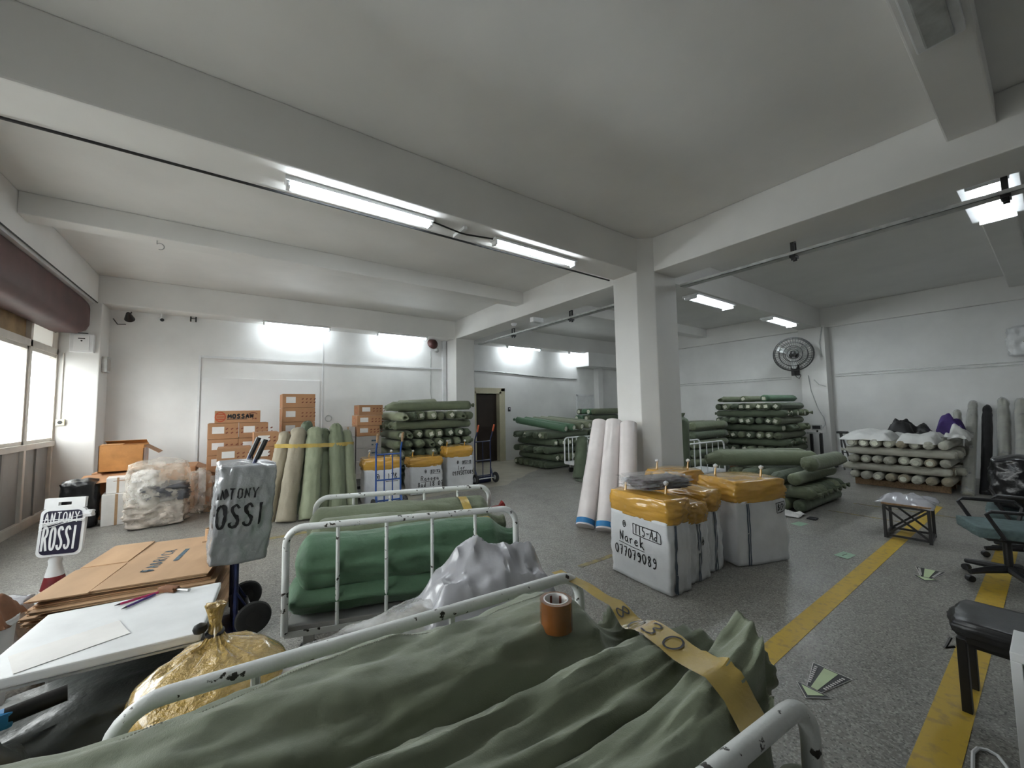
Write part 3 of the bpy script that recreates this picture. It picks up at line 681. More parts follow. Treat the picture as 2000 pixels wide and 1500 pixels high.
# dark cloth standing by the cage trolley
# ================================================================ lettering
SF = {
 '0': [[(.5, 1), (.15, .8), (.1, .4), (.35, 0), (.7, .1), (.9, .55), (.75, .92), (.5, 1)]],
 '1': [[(.35, .85), (.5, 1), (.5, 0)]], '3': [[(.15, .9), (.5, 1), (.8, .8), (.4, .55), (.85, .35), (.6, .02), (.1, .1)]],
 '4': [[(.3, 1), (.1, .4), (.85, .45)], [(.7, .95), (.65, 0)]], '5': [[(.85, 1), (.25, 1), (.2, .58), (.6, .62), (.85, .35), (.6, .02), (.12, .08)]],
 '7': [[(.1, .95), (.85, 1), (.45, 0)], [(.35, .5), (.8, .52)]], '8': [[(.5, .52), (.15, .8), (.5, 1), (.82, .8), (.5, .52), (.12, .22), (.5, 0), (.88, .22), (.5, .52)]],
 '9': [[(.82, .72), (.5, .5), (.15, .72), (.45, 1), (.82, .8), (.8, .3), (.5, 0), (.2, .08)]], '-': [[(.15, .45), (.85, .5)]],
 'A': [[(.05, 0), (.45, 1), (.9, 0)], [(.2, .4), (.75, .4)]], 'd': [[(.7, .35), (.4, .45), (.12, .22), (.35, 0), (.7, .15)], [(.72, 1), (.72, .0), (.9, .02)]],
 'N': [[(.1, 0), (.15, 1), (.75, .05), (.85, 1)]], 'a': [[(.75, .5), (.35, .55), (.12, .25), (.4, 0), (.72, .2), (.75, .5), (.75, .05), (.95, 0)]],
 'r': [[(.2, .55), (.25, 0)], [(.25, .35), (.5, .55), (.8, .5)]], 'e': [[(.15, .28), (.8, .33), (.6, .55), (.3, .5), (.12, .22), (.4, 0), (.85, .1)]],
 'k': [[(.2, 1), (.22, 0)], [(.75, .6), (.25, .3), (.95, -.1)]], 'I': [[(.4, 1), (.35, 0)]], 'o': [[(.5, .55), (.15, .3), (.45, 0), (.8, .28), (.5, .55)]],
 'B': [[(.15, 0), (.2, 1), (.7, .85), (.25, .55), (.85, .3), (.15, 0)]], 'x': [[(.15, .85), (.8, .15)], [(.8, .85), (.2, .1)]],
 '@': [[(.5+.48*math.cos(t*.63), .5+.5*math.sin(t*.63)) for t in range(11)], [(.3, .7), (.7, .3)], [(.7, .72), (.32, .3)]], ' ': [],
 'R': [[(.1, 0), (.1, 1), (.6, 1), (.85, .8), (.6, .55), (.12, .52)], [(.45, .52), (.85, 0)]], 'O': [[(.5, 1), (.18, .88), (.1, .5), (.18, .12), (.5, 0), (.82, .12), (.9, .5), (.82, .88), (.5, 1)]],
 'S': [[(.85, .82), (.6, 1), (.25, .92), (.15, .74), (.45, .55), (.8, .36), (.82, .16), (.5, 0), (.15, .1), (.12, .22)]],
 'T': [[(.05, 1), (.95, 1)], [(.5, 1), (.5, 0)]], 'Y': [[(.05, 1), (.5, .5), (.95, 1)], [(.5, .5), (.5, 0)]], 'M': [[(.05, 0), (.1, 1), (.5, .3), (.9, 1), (.95, 0)]],
 'F': [[(.85, 1), (.12, 1), (.12, 0)], [(.12, .52), (.7, .52)]], 'C': [[(.88, .82), (.55, 1), (.2, .85), (.1, .45), (.3, .08), (.6, 0), (.9, .18)]], 'U': [[(.1, 1), (.12, .2), (.5, 0), (.85, .2), (.88, 1)]],
}
def chaikin(P):
    if len(P) < 5: return P
    for _ in range(2):
        Q = [P[0]]
        for a, b in zip(P, P[1:]): Q += [(a[0]*.75+b[0]*.25, a[1]*.75+b[1]*.25), (a[0]*.25+b[0]*.75, a[1]*.25+b[1]*.75)]
        P = Q+[P[-1]]
    return P
for _c in '035689adeoaOSCBRU@':
    if _c in SF: SF[_c] = [chaikin(pl) for pl in SF[_c]]
def strokes(mb, text, x, y, h, f, wd=.012, adv=.62, asp=.55, slope=0):
    """handwriting as thin flat ribbons; f maps (x, y) on the face to a 3D point just above it"""
    cx = x
    for ch in text:
        for pl in SF.get(ch, []):
            P = [(cx+p[0]*h*asp, y+p[1]*h+slope*(cx+p[0]*h*asp-x)) for p in pl]
            Q = [P[0]]
            for a, b in zip(P, P[1:]):
                k = max(1, int(math.hypot(b[0]-a[0], b[1]-a[1])/.02)); Q += [(lerp(a[0], b[0], i/k), lerp(a[1], b[1], i/k)) for i in range(1, k+1)]
            vs = []
            for i in range(len(Q)):
                a, b = Q[max(0, i-1)], Q[min(len(Q)-1, i+1)]; dx, dy = b[0]-a[0], b[1]-a[1]; l = math.hypot(dx, dy) or 1
                for s_ in (-1, 1): vs.append(f(Q[i][0]-dy/l*wd/2*s_, Q[i][1]+dx/l*wd/2*s_))
            mb.add(vs, [(2*i, 2*i+1, 2*i+3, 2*i+2) for i in range(len(Q)-1)])
        cx += h*adv
    return cx
def poly(mb, pts, f, wd=.01):
    for a, b in zip(pts, pts[1:]):
        dx, dy = b[0]-a[0], b[1]-a[1]; l = math.hypot(dx, dy) or 1; k = max(1, int(l/.03)); vs = []
        for i in range(k+1):
            q = (lerp(a[0], b[0], i/k), lerp(a[1], b[1], i/k))
            for s_ in (-1, 1): vs.append(f(q[0]-dy/l*wd/2*s_, q[1]+dx/l*wd/2*s_))
        mb.add(vs, [(2*i, 2*i+1, 2*i+3, 2*i+2) for i in range(k)])
# ================================================================ cartons
def carton(loc, w, d, h, rz, label, group, mat='carton', style=0, open_top=False):
    """front face is -Y, end face is -X; bottom centre at loc"""
    t = thing('carton', label, 'box', loc, rz, group)
    MB().box(-w/2, w/2, -d/2, d/2, 0, h).build('body', mat, t, .006)
    MB().box(-w/2+.01, w/2-.01, -.004, .004, h-.002, h+.0015).build('top_seam', 'carton_in' if mat != 'wcarton' else 'wcarton', t)
    y = -d/2-.0015; f = lambda a, b: (a, y-.0012, b)
    if style == 0:
        MB().box(-w/2+.06, -w/2+.06+.16, y, -d/2+.002, h*.35, h*.78).build('shipping_label', 'paper', t)
        pr = MB()
        for i in range(4):
            for j in range(2): poly(pr, [(w*.08+i*.07, h*(.35+.25*j)), (w*.08+i*.07+.03, h*(.42+.25*j))], f, .018)
        pr.build('print', 'redink', t)
        g = lambda a, b: (-w/2-.002, a, b); pe = MB()
        poly(pe, [(.1*math.cos(q*.7), h*.5+h*.28*math.sin(q*.7)) for q in range(10)], g, .012); pe.build('end_print', 'orprint', t)
    elif style == 1:
        pr = MB(); strokes(pr, 'MOSSAN', -w*.22, h*.38, h*.32, f, .022, .95, .72); poly(pr, [(-w*.24, h*.30), (w*.2, h*.30)], f, .012); pr.build('print', 'ink', t)
        po = MB(); poly(po, [(-w*.38+.07*math.cos(q*.65), h*.5+.08*math.sin(q*.65)) for q in range(11)], f, .02)
        for k in (-1, 0, 1): poly(po, [(-w*.38-.05, h*.5+.04*k), (-w*.38+.05, h*.5+.04*k)], f, .02)
        po.build('emblem', 'orprint', t)
        pk = MB(); poly(pk, [(w*.33+.06*math.cos(q*.6), h*.68+.03*math.sin(q*.6)) for q in range(9)], f, .012); poly(pk, [(w*.32, h*.25), (w*.35, h*.38)], f, .014); poly(pk, [(w*.39, h*.25), (w*.39, h*.38)], f, .03); pk.build('marks', 'redink', t)
    elif style == 2:
        pr = MB(); poly(pr, [(w*.10, h*.62), (w*.34, h*.62)], f, .03); poly(pr, [(w*.10, h*.28), (w*.18, h*.28)], f, .025); poly(pr, [(w*.26, h*.28), (w*.38, h*.28)], f, .02); pr.build('print', 'blueink', t)
    elif style == 3:
        MB().box(-w*.05, w*.05, y, -d/2+.001, 0, h).build('tape', 'cedge', t)
    return t
NTH = ['bottom', 'second', 'third', 'fourth', 'fifth', 'sixth', 'seventh', 'eighth']
h = .262
pal(-.36, .56, 8.02, 8.6, 'low pallet under the two column carton stack')
pal(-.20, .62, 7.38, 7.92, 'low pallet under the front carton stack beside the roll bundle')
for k in range(5):
    for i, x in enumerate((-.135, .285)):
        carton((x+.008*nz(k*3.1, i), 8.32, .10+k*h), .415, .5, h-.004, .01*nz(k, i*3), 'brown labelled carton, %s of the %s column in the back carton stack' % (NTH[k], ('window-side', 'wall-board')[i]), 'cartons in the two column stack')
carton((.06, 8.34, .10+5*h), .64, .36, .205, .0, 'long brown carton printed MOSSAN topping the carton stack', None, style=1)
for k in range(4): carton((.02, 7.66, .10+k*.235), .43, .46, .231, .02*nz(k*2.2), 'brown carton, %s from the floor in the short front pile' % NTH[k], 'cartons in the short front pile')
for k in range(5): carton((.435, 7.66, .10+k*.232), .345, .48, .228, .03*nz(k*1.7+4), 'brown carton, %s up in the narrow pile against the roll bundle' % NTH[k], 'cartons in the narrow pile')
for k in range(7):
    carton((1.02+.01*nz(k*2.0), 8.75, .04+k*.27), .56, .5, .266, .03*nz(k*1.3+2), 'brown carton, %s up in the tall single stack behind the roll bundle' % NTH[k], 'cartons in the tall single stack')
tag(MB().box(.72, 1.32, 8.48, 9.02, 0, .04).build('pallet', 'wood', None, .006), 'timber board under the tall single carton stack', 'pallet')
for k in range(4):
    carton((1.86, 8.52, .06+k*.25), .30, .46, .246, 0, 'pale grey carton, %s up in the narrow pale column' % NTH[k], 'pale cartons', 'wcarton', 2)
    carton((2.28, 8.52, .06+k*.25), .50, .46, .246, 0, 'wide pale grey carton, %s up beside the tall green heap' % NTH[k], 'pale cartons', 'wcarton', 2 if k > 1 else 3)
pal(1.7, 2.55, 8.26, 8.78, 'low timber pallet under the pale grey cartons', .06)
carton((1.86, 8.52, 1.06), .28, .44, .20, .05, 'pale crumpled carton topping the narrow pale column', None, 'wcarton', 3)
for k, (dx, ww) in enumerate(((2.27, .46), (2.29, .50), (2.32, .48))):
    carton((dx, 8.5, 1.06+k*.215), ww, .42, .21, .04*nz(k*5.5), 'brown labelled carton, %s of three on the pale carton stack' % ('lowest', 'middle', 'topmost')[k], 'brown cartons on the pale stack')
# weighing platform in front of the pale cartons
t = thing('floor_scale', 'low dark platform scale on the floor before the pale cartons', 'scale', (1.72, 7.55, 0), -.1)
MB().box(-.30, .34, -.40, .40, .22, .27).build('deck', 'black', t, .01); MB().box(-.30, .34, -.40, .40, .10, .21).build('frame', 'gsteel', t, .01)
for a in (-.24, .28):
    for b in (-.34, .34): MB().cyl((a, b, 0), (a, b, .10), .035, 12).build('foot', 'black', t)
# carton group by the shop window
t = thing('carton', 'wide brown carton with flap folded out under the orange box', 'box', (-1.30, 8.80, 0))
MB().box(-.42, .80, -.30, .45, 0, .70).build('body', 'carton', t, .008)
fl = MB().box(-.62, 0, -.5, 0, 0, .006).build('flap', 'carton', t); fl.location = (.12, -.30, .70); fl.rotation_euler = (math.radians(9), math.radians(-3), 0)
fl = MB().box(0, .36, -.32, .40, 0, .006).build('flap', 'carton', t); fl.location = (.80, 0, .69); fl.rotation_euler = (0, math.radians(28), 0)
t = thing('open_carton', 'orange taped open carton with one raised flap', 'box', (-1.40, 8.62, .71))
wl = MB().box(-.24, .26, -.22, -.212, 0, .40).box(-.24, .26, .212, .22, 0, .40).box(-.24, -.232, -.22, .22, 0, .40).box(.252, .26, -.22, .22, 0, .34).box(-.24, .26, -.22, .22, 0, .01)
wl.build('body', 'orangebox', t)
fl = MB().box(0, .22, -.21, .21, 0, .006).build('flap', 'carton', t); fl.location = (.256, 0, .375); fl.rotation_euler = (0, math.radians(35), 0)
fl = MB().box(-.23, .25, -.16, 0, 0, .006).build('flap', 'orangebox', t); fl.location = (0, .216, .40); fl.rotation_euler = (math.radians(-20), 0, 0)
fl = MB().box(-.23, .02, 0, .12, 0, .006).build('flap', 'orangebox', t); fl.location = (0, -.216, .402); fl.rotation_euler = (math.radians(6), 0, 0)
def puff(sx, sy, sz, seed, amp=.03, k=.35, n=14, freq=3.0, topf=None):
    """soft box: subdivided cube pulled toward a rounded shape with creases; base at z=0"""
    m = MB(); idx = {}
    def vert(p):
        key = tuple(round(c, 5) for c in p)
        if key in idx: return idx[key]
        q = Vector(p); mx = max(abs(c) for c in q); sph = q/q.length*mx*1.22
        q2 = q.lerp(sph, k)
        d = 1+amp*(fbm(q2.x*freq+seed, q2.y*freq, q2.z*freq, 4)+.6*ridge(q2.x*freq*.8+seed, q2.y*freq*.8+3, q2.z*freq*1.5))*2
        x, y, z = q2.x*sx/2*d, q2.y*sy/2*d, (q2.z+1)*sz/2
        z = max(0, z*(1+amp*.5*nz(q2.x*2+seed, q2.y*2)))
        if topf: x, y, z = topf(x, y, z)
        idx[key] = len(m.v); m.v.append((x, y, z)); return idx[key]
    for ax in range(3):
        for sg in (-1, 1):
            for i in range(n):
                for j in range(n):
                    c = []
                    for a, b in ((i, j), (i+1, j), (i+1, j+1), (i, j+1)):
                        p = [0, 0, 0]; p[ax] = sg; p[(ax+1) % 3] = -1+2*a/n; p[(ax+2) % 3] = -1+2*b/n; c.append(vert(p))
                    m.f.append(tuple(c))
    return m
tag(puff(.34, .30, .66, 4.4, .07, .3, 12).build('black_bundle', 'blackbag', None, 0, 'all'), 'black cloth bundle standing by the window corner column', 'bundle').location = (-1.74, 8.10, 0)
for k, (x, y, zz, a, b, c_) in enumerate(((-1.36, 8.10, 0, .3, .3, .44), (-1.36, 8.14, .445, .24, .26, .22))):
    carton((x, y, zz), a, b, c_, .1, ('plain white box on the floor next to the black bundle', 'small white box standing on the plain white box')[k], None, 'paper', 3)
# big clear bag of garments, and the smaller taped one behind
t = thing('garment_bag', 'bulging clear plastic bag of pale and grey garments on the floor', 'bag', (-.86, 7.65, 0))
puff(.62, .54, .90, 2.0, .055, .45, 22, 2.2).build('plastic', 'milky', t, 0, 'all')
MT['linen'] = M('pale_garments', (.62, .54, .47), .7, .2, 6, .5, 10, .04)
MT['greycl'] = M('dark_grey_garment', (.10, .10, .11), .8, .2, 6, .4, 12, .03)
puff(.56, .48, .36, 7.0, .12, .4, 14).build('pale_garments', 'linen', t, 0, 'all')
g2 = puff(.42, .30, .26, 9.0, .16, .4, 12).build('grey_garment', 'greycl', t, 0, 'all'); g2.location = (.09, -.12, .34)
g3 = puff(.26, .40, .42, 12.0, .1, .35, 12).build('pale_garments', 'paper', t, 0, 'all'); g3.location = (-.14, -.04, .34)
tag(puff(.26, .34, .66, 5.5, .10, .4, 14).build('plastic_bundle', 'milky', None, 0, 'all'), 'yellowish plastic wrapped bundle squeezed behind the garment bag', 'bundle').location = (-.40, 8.10, 0)
# ================================================================ white bales
def bale(loc, w, d, hh, rz, label, seed, text=None, face='-x', stripes=(), group='white bales with orange taped tops', pins=2):
    t = thing('bale', label, 'bale', loc, rz, group); hb = hh*.76
    puff(w, d, hb*1.06, seed, .022, .12, 18, 2.2).build('sack', 'bale', t, 0, 'all')
    tp = puff(w*1.05, d*1.05, hh*.29, seed+5, .025, .34, 18, 2.6).build('taped_top', 'tape', t, 0, 'all'); tp.location = (0, 0, hb)
    for i in range(pins):
        a = MB().tube([(w*(-.30+.55*i), d*(.28-.5*i), hh*1.02), (w*(-.30+.55*i)+.015, d*(.28-.5*i), hh*1.02+.10)], [.013, .008], 8).build('tied_ear', 'tape', t, 0, True)
        MB().lathe([(.004, 0), (.02, .012), (.024, .03), (.006, .045)], 10, (w*(-.30+.55*i)+.015, d*(.28-.5*i), hh*1.02+.09)).build('ear_tip', 'bale', a, 0, True)
    for s_ in stripes:
        side, u, wd_ = s_; mx = MB()
        for k in range(12):
            z0, z1 = hb*k/12, hb*(k+1)/12
            if side == '-y': mx.add([(u*w/2, -d/2*1.055-.004, z0), (u*w/2+wd_, -d/2*1.055-.004, z0), (u*w/2+wd_, -d/2*1.055-.004, z1), (u*w/2, -d/2*1.055-.004, z1)], [(0, 1, 2, 3)])
            else: mx.add([(-w/2*1.055-.004, u*d/2, z0), (-w/2*1.055-.004, u*d/2+wd_, z0), (-w/2*1.055-.004, u*d/2+wd_, z1), (-w/2*1.055-.004, u*d/2, z1)], [(0, 1, 2, 3)])
        proj(mx, t).build('woven_stripe', 'navy2', t)
    if text:
        m = MB()
        f = (lambda a, b: (-w/2*1.06-.01, -a, b)) if face == '-x' else (lambda a, b: (a, -d/2*1.06-.01, b))
        text(m, f, d if face == '-x' else w, hb); proj(m, t).build('marker_writing', 'ink', t)
    return t
MT['navy2'] = M('slate_blue_weave', (.10, .13, .17), .6, .2, 12)
def proj(mb, t):
    """press flat marks onto the bulging sack below them"""
    sk = [c for c in t.children if c.name.startswith('sack')][0].data
    bv = BVHTree.FromPolygons([v.co for v in sk.vertices], [p.vertices[:] for p in sk.polygons])
    out = []
    for p in mb.v:
        loc, nrm, i, dd = bv.find_nearest(Vector(p))
        if nrm.dot(Vector(p)-loc) < 0: nrm = -nrm
        out.append(tuple(loc+nrm*.0035))
    mb.v = out; return mb
def txt_narek(m, f, W, H):
    strokes(m, '@', -W*.26, H*.80, .058, f, .007); strokes(m, '115-Ad', -W*.05, H*.76, .078, f, .009, .56, .5, -.05)
    poly(m, [(-W*.08, H*.90), (W*.34, H*.88), (W*.38, H*.84), (W*.39, H*.72), (W*.30, H*.72), (-W*.07, H*.745), (-W*.08, H*.90)], f, .007)
    strokes(m, 'Narek', -W*.32, H*.58, .09, f, .011, .66, .58, -.04); poly(m, [(-W*.34, H*.545), (W*.12, H*.515)], f, .006)
    strokes(m, '077079089', -W*.42, H*.345, .085, f, .011, .64, .52, -.03)
def txt_b2(m, f, W, H):
    strokes(m, '@', -W*.06, H*.78, .06, f, .01); strokes(m, 'BO-xo', W*.14, H*.76, .06, f, .01, .6, .5)
    poly(m, [(W*.12, H*.87), (W*.42, H*.88), (W*.42, H*.73), (W*.12, H*.73), (W*.12, H*.87)], f, .007)
    strokes(m, 'Raooea', -W*.18, H*.50, .085, f, .012, .7, .6); poly(m, [(-W*.18, H*.46), (W*.26, H*.47)], f, .007); strokes(m, '8ad 18 07', -W*.28, H*.28, .085, f, .013, .66, .55)
def txt_b3(m, f, W, H):
    strokes(m, '@', -W*.12, H*.80, .06, f, .01); strokes(m, 'B07-0', W*.10, H*.79, .06, f, .01, .6, .5)
    poly(m, [(W*.08, H*.88), (W*.42, H*.89), (W*.42, H*.77), (W*.08, H*.77), (W*.08, H*.88)], f, .007)
    strokes(m, 'Ior', -W*.1, H*.60, .085, f, .012, .66, .6); poly(m, [(-W*.12, H*.56), (W*.25, H*.57)], f, .007); strokes(m, '09345077089', -W*.30, H*.43, .075, f, .012, .56, .5)
def txt_small(m, f, W, H): strokes(m, '@', -W*.18, H*.72, .1, f, .012); strokes(m, '17B', W*.12, H*.72, .1, f, .012); poly(m, [(W*.08, H*.66), (W*.42, H*.66)], f, .01)
def txt_edge(m, f, W, H): strokes(m, '@', W*.1, H*.62, .07, f, .009)
def txt_corner(m, f, W, H):
    strokes(m, 'B0', W*.30, H*.84, .07, f, .009); poly(m, [(W*.27, H*.97), (W*.46, H*.99), (W*.46, H*.82), (W*.28, H*.80), (W*.27, H*.97)], f, .007)
bale((3.10, 2.24, 0), .28, .66, .74, -.10, 'white bale marked Narek 077079089 with orange top', 1.1, txt_narek, '-x', (('-y', -.55, .03),))
bale((3.44, 2.24, 0), .28, .60, .66, -.10, 'narrow white bale close behind the one marked Narek', 2.3, txt_edge, '-y', (('-y', -.2, .014), ('-y', .0, .014)), pins=1)
bale((3.77, 2.27, 0), .25, .60, .72, -.10, 'narrow white bale third in the row behind Narek', 3.7, None, '-y', (('-y', -.1, .014), ('-y', .1, .014)), pins=1)
bale((4.36, 2.0, 0), .62, .50, .78, -.36, 'broad white bale with double stripes turned away from the row', 5.1, txt_corner, '-y', (('-x', .3, .014), ('-x', .2, .014), ('-y', -.55, .014), ('-y', -.62, .014)))
bale((4.30, 2.72, 0), .50, .44, .78, -.1, 'white bale hidden behind the broad striped bale near the column', 6.4, None)
bale((2.10, 6.92, 0), .60, .42, .74, -.12, 'white bale standing behind the blue hand truck', 7.2, txt_small, '-y')
bale((3.00, 7.18, 0), .62, .40, .66, -.1, 'low white marked bale between two others before the green heap', 8.3, txt_b2, '-y')
bale((3.76, 7.28, 0), .56, .40, .80, -.1, 'tall white marked bale beside the navy hand truck', 9.4, txt_b3, '-y')
gb = thing('glossy_parcel', 'crinkled purple brown parcel in clear film lying across two bales', 'parcel', (3.30, 2.26, .80), -.35)
puff(.44, .30, .09, 6.1, .10, .3, 16, 5).build('cloth', 'glit', gb, 0, 'all'); q = puff(.50, .35, .12, 3.1, .12, .35, 14, 4).build('film', 'clear', gb, 0, 'all'); q.location = (-.02, .01, 0)
# ================================================================ trolleys with tube rails
def trolley(loc, rz, L, W, H, label, bars=4, mat='chip', r=.021, deck='dgrey', group='white tube rail trolleys'):
    t = thing('platform_trolley', label, 'trolley', loc, rz, group); R = .10
    for s_ in (-1, 1):
        y = s_*W/2
        p = [(-L/2, y, .22), (-L/2, y, H-R)]+[tuple(q) for q in arc((-L/2+R, y, H-R), R, PI, PI/2, 7)[1:]]+[tuple(q) for q in arc((L/2-R, y, H-R), R, PI/2, 0, 7)]+[(L/2, y, .22)]
        rail = MB().tube(p, r, 12).build('side_rail', mat, t, 0, True)
        for i in range(bars):
            x = -L/2+L*(i+1)/(bars+1); MB().tube([(x, y, .24), (x, y, H-r*.6)], r*.55, 8).build('upright', mat, rail, 0, True)
    MB().box(-L/2, L/2, -W/2, W/2, .235, .265).build('deck', deck, t, .005)
    MB().box(-L/2, L/2, -W/2-.005, -W/2+.03, .20, .236).box(-L/2, L/2, W/2-.03, W/2+.005, .20, .236).box(-L/2, -L/2+.035, -W/2, W/2, .20, .236).box(L/2-.035, L/2, -W/2, W/2, .20, .236).build('frame', mat, t)
    for a in (-1, 1):
        for b in (-1, 1):
            c = MB().box(a*(L/2-.12)-.03, a*(L/2-.12)+.03, b*(W/2-.08)-.025, b*(W/2-.08)+.025, .115, .20).build('caster', 'steel', t, .004)
            MB().cyl((a*(L/2-.12), b*(W/2-.08)-.02, .065), (a*(L/2-.12), b*(W/2-.08)+.02, .065), .064, 18).build('wheel', 'rubber', c, 0, True)
    return t
c1_ = (.46, .875); A1 = math.radians(-5)
trolley((c1_[0], c1_[1], 0), A1, 1.44, .84, .85, 'chipped white trolley heaped with olive sacks and a tape roll')
trolley((1.11, 2.95, 0), math.radians(-19.5), 1.46, .86, .85, 'chipped white trolley loaded with long green rolls and taped strip')
trolley((7.15, 6.78, 0), math.radians(-2), 1.05, .62, .84, 'clean white cage trolley standing empty by the far heap', 7, 'wht', .017, 'wht')
trolley((7.62, 4.34, 0), math.radians(-2), 1.28, .52, .84, 'white rail trolley standing half behind the centre column', 5, 'wht', .016, 'wht')
def frame(c, a): return lambda x, y, z: (c[0]+x*math.cos(a)-y*math.sin(a), c[1]+x*math.sin(a)+y*math.cos(a), z)
# big sacks on the near trolley and long rolls on the far one: fine creased sleeves
def sleeve(name, fr, x0, x1, yc, zc, ry, rz, mat, label, seed, endA='soft', endB='soft', nx=150, n=84, bend=0, group=None, fold=1.0, peak=None, zmin=.0, seam=None):
    m = MB(); rows = []
    for i in range(nx):
        t = i/(nx-1); x = lerp(x0, x1, t); k = 1
        ea, eb = min(1, t/.07), min(1, (1-t)/.07)
        if endA == 'soft': k *= math.sin(ea*PI/2)**.6 if ea < 1 else 1
        if endB == 'soft': k *= math.sin(eb*PI/2)**.6 if eb < 1 else 1
        gath = 0
        if endB == 'neck':
            e = max(0, (t-.86)/.14); k *= 1-.62*math.sin(min(1, e*1.25)*PI/2)+(.35*max(0, e-.8)*5)*.6; gath = e
        if endB == 'mouth': gath = max(0, (t-.70)/.30)
        if i in (0, nx-1): k = .02
        for j in range(n):
            a = 2*PI*j/n; c, s = math.cos(a), math.sin(a)
            d = .10*fbm(x*1.3+seed, c*1.2, s*1.2+seed, 4)+fold*(.13*ridge(x*.9+seed, c*1.5+x*.9, s*1.5+seed)+.085*ridge(x*1.7+seed*2, c*3.1-x*1.4, s*3.1)+.045*ridge(x*3.4+seed, c*6+x*2.2, s*6)+.02*ridge(x*8+seed, c*12, s*12+x*3)-.09)+.012*nz(x*16, c*8, s*8+seed)
            d += gath*(.20*ridge(a*2.2+seed, x*1.2, seed)+.10*nz(a*3.7, x*3, seed))
            xo = 0; yy, zz = ry*k*(1+d)*c, rz*k*(1+d)*s
            if endB == 'mouth' and gath > 0:
                g = gath*gath; yy *= 1-.15*g; zz *= 1+.28*g
                if peak: zz += peak*g*max(0, c)**1.5*max(0, s+.2)
                xo = -g*(.24*(1-c)/2+.16*(1-s)/2)
            y = yc+yy+bend*math.sin(t*PI); z = zc+zz+.02*nz(x*1.5, seed)
            m.v.append(fr(x+xo, y, max(zmin, z)))
    for i in range(nx-1):
        for j in range(n): m.f.append((i*n+j, i*n+(j+1) % n, (i+1)*n+(j+1) % n, (i+1)*n+j))
    m.f += [tuple(range(n))[::-1], tuple((nx-1)*n+j for j in range(n))]
    o = m.build(name, mat, None, 0, 'all')
    if seam is not None:
        sm = MB()
        for i in range(12, nx-26):
            a, b = Vector(m.v[i*n+seam]), Vector(m.v[(i+1)*n+seam])
            for f0, f1 in ((0, .28), (.5, .78)): sm.tube([a.lerp(b, f0)+Vector((0, 0, .0015)), a.lerp(b, f1)+Vector((0, 0, .0015))], .0013, 4)
        tag(sm.build('stitched_seam', 'sackF', o), kind='stuff')
    return tag(o, label, 'sack', group), m
FR1 = frame(c1_, A1); GS = 'olive sacks on the near trolley'
MT['sackG'] = M('weathered_olive_sacking', (.18, .205, .135), .58, .06, 3, .3, 9, .03, fine=.5, fs=420, sheen=.2)
sA, mA = sleeve('fabric_sack', FR1, -1.05, .74, .18, .655, .21, .215, 'sackG', 'long olive sack along the far rail of the near trolley', 1.7, 'soft', 'neck', bend=.02, group=GS, zmin=.27, seam=17)
sB, mB = sleeve('fabric_sack', FR1, -.95, 1.0, -.12, .66, .145, .20, 'sackG', 'olive sack with gathered neck between the other two sacks', 6.2, 'soft', 'neck', bend=.015, group=GS, fold=1.3, zmin=.27)
sC, mC = sleeve('fabric_sack', FR1, -.80, .86, -.300, .63, .12, .20, 'sackG', 'olive sack with gaping mouth beside the near rail', 11.4, 'soft', 'mouth', group=GS, fold=.9, peak=.12, zmin=.27)
for k, (yy, lab) in enumerate(((.24, 'lower olive sack under the long sack on the near trolley'), (-.08, 'lower olive sack in the middle of the near trolley'))):
    sleeve('fabric_sack', FR1, -.70, .68, yy, .36, .15, .10, 'sackG', lab, 20+k*4, nx=40, n=28, group=GS, zmin=.268)
sleeve('fabric_sack', FR1, .30, .98, -.31, .38, .09, .11, 'sackG', 'small olive sack end sticking out below the gaping sack', 31, nx=40, n=28, group=GS, zmin=.268)
def drape_bvh(ms):
    vs, fs = [], []
    for q in ms: k = len(vs); vs += [Vector(p) for p in q.v]; fs += [tuple(i+k for i in f) for f in q.f]
    return BVHTree.FromPolygons(vs, fs)
BV = drape_bvh([mA, mB, mC])
def onto(x, y, up=.004):
    h_ = BV.ray_cast(Vector((x, y, 2)), Vector((0, 0, -1))); return None if h_[0] is None else h_[0]+Vector((0, 0, up))
# amber tape laid across the sacks, with marker digits
path = [(.66, .50), (.68, .34), (.69, .18), (.63, .02), (.585, -.14), (.56, -.28), (.545, -.41)]
pts = []
for (xa, ya), (xb, yb) in zip(path, path[1:]):
    for i in range(8): pts.append((lerp(xa, xb, i/8), lerp(ya, yb, i/8)))
pts.append(path[-1]); wd_ = [.014+.012*max(0, min(1, (i-14)/10)) for i in range(len(pts))]
zs = []
for q in pts:
    p = FR1(q[0], q[1], 0); h_ = onto(p[0], p[1]); zs.append(h_.z if h_ else (zs[-1]-.004 if zs else .84))
hull = []
for i in range(len(zs)):
    while len(hull) >= 2 and (zs[hull[-1]]-zs[hull[-2]])*(i-hull[-1]) <= (zs[i]-zs[hull[-1]])*(hull[-1]-hull[-2]): hull.pop()
    hull.append(i)
zh = [0]*len(zs)
for a, b in zip(hull, hull[1:]):
    for i in range(a, b+1): zh[i] = lerp(zs[a], zs[b], (i-a)/(b-a))
z2 = [max(q_, .75*p_+.25*q_) for p_, q_ in zip(zh, zs)]
for _ in range(4): z2 = [max(zs[i]+.003, (z2[max(0, i-1)]+z2[i]+z2[min(len(zs)-1, i+1)])/3) for i in range(len(zs))]
tp = MB(); ks = 4
def tape_pt(i, s_, up=0):
    q = pts[i]; x, y = q[0]+s_*wd_[i]*1.9, q[1]; p = FR1(x, y, 0); h_ = onto(p[0], p[1], .003)
    z = max(z2[i], h_.z if h_ else 0); return (p[0], p[1], z+.002+up)
for i in range(len(pts)):
    for k in range(ks+1): tp.v.append(tape_pt(i, -1+2*k/ks))
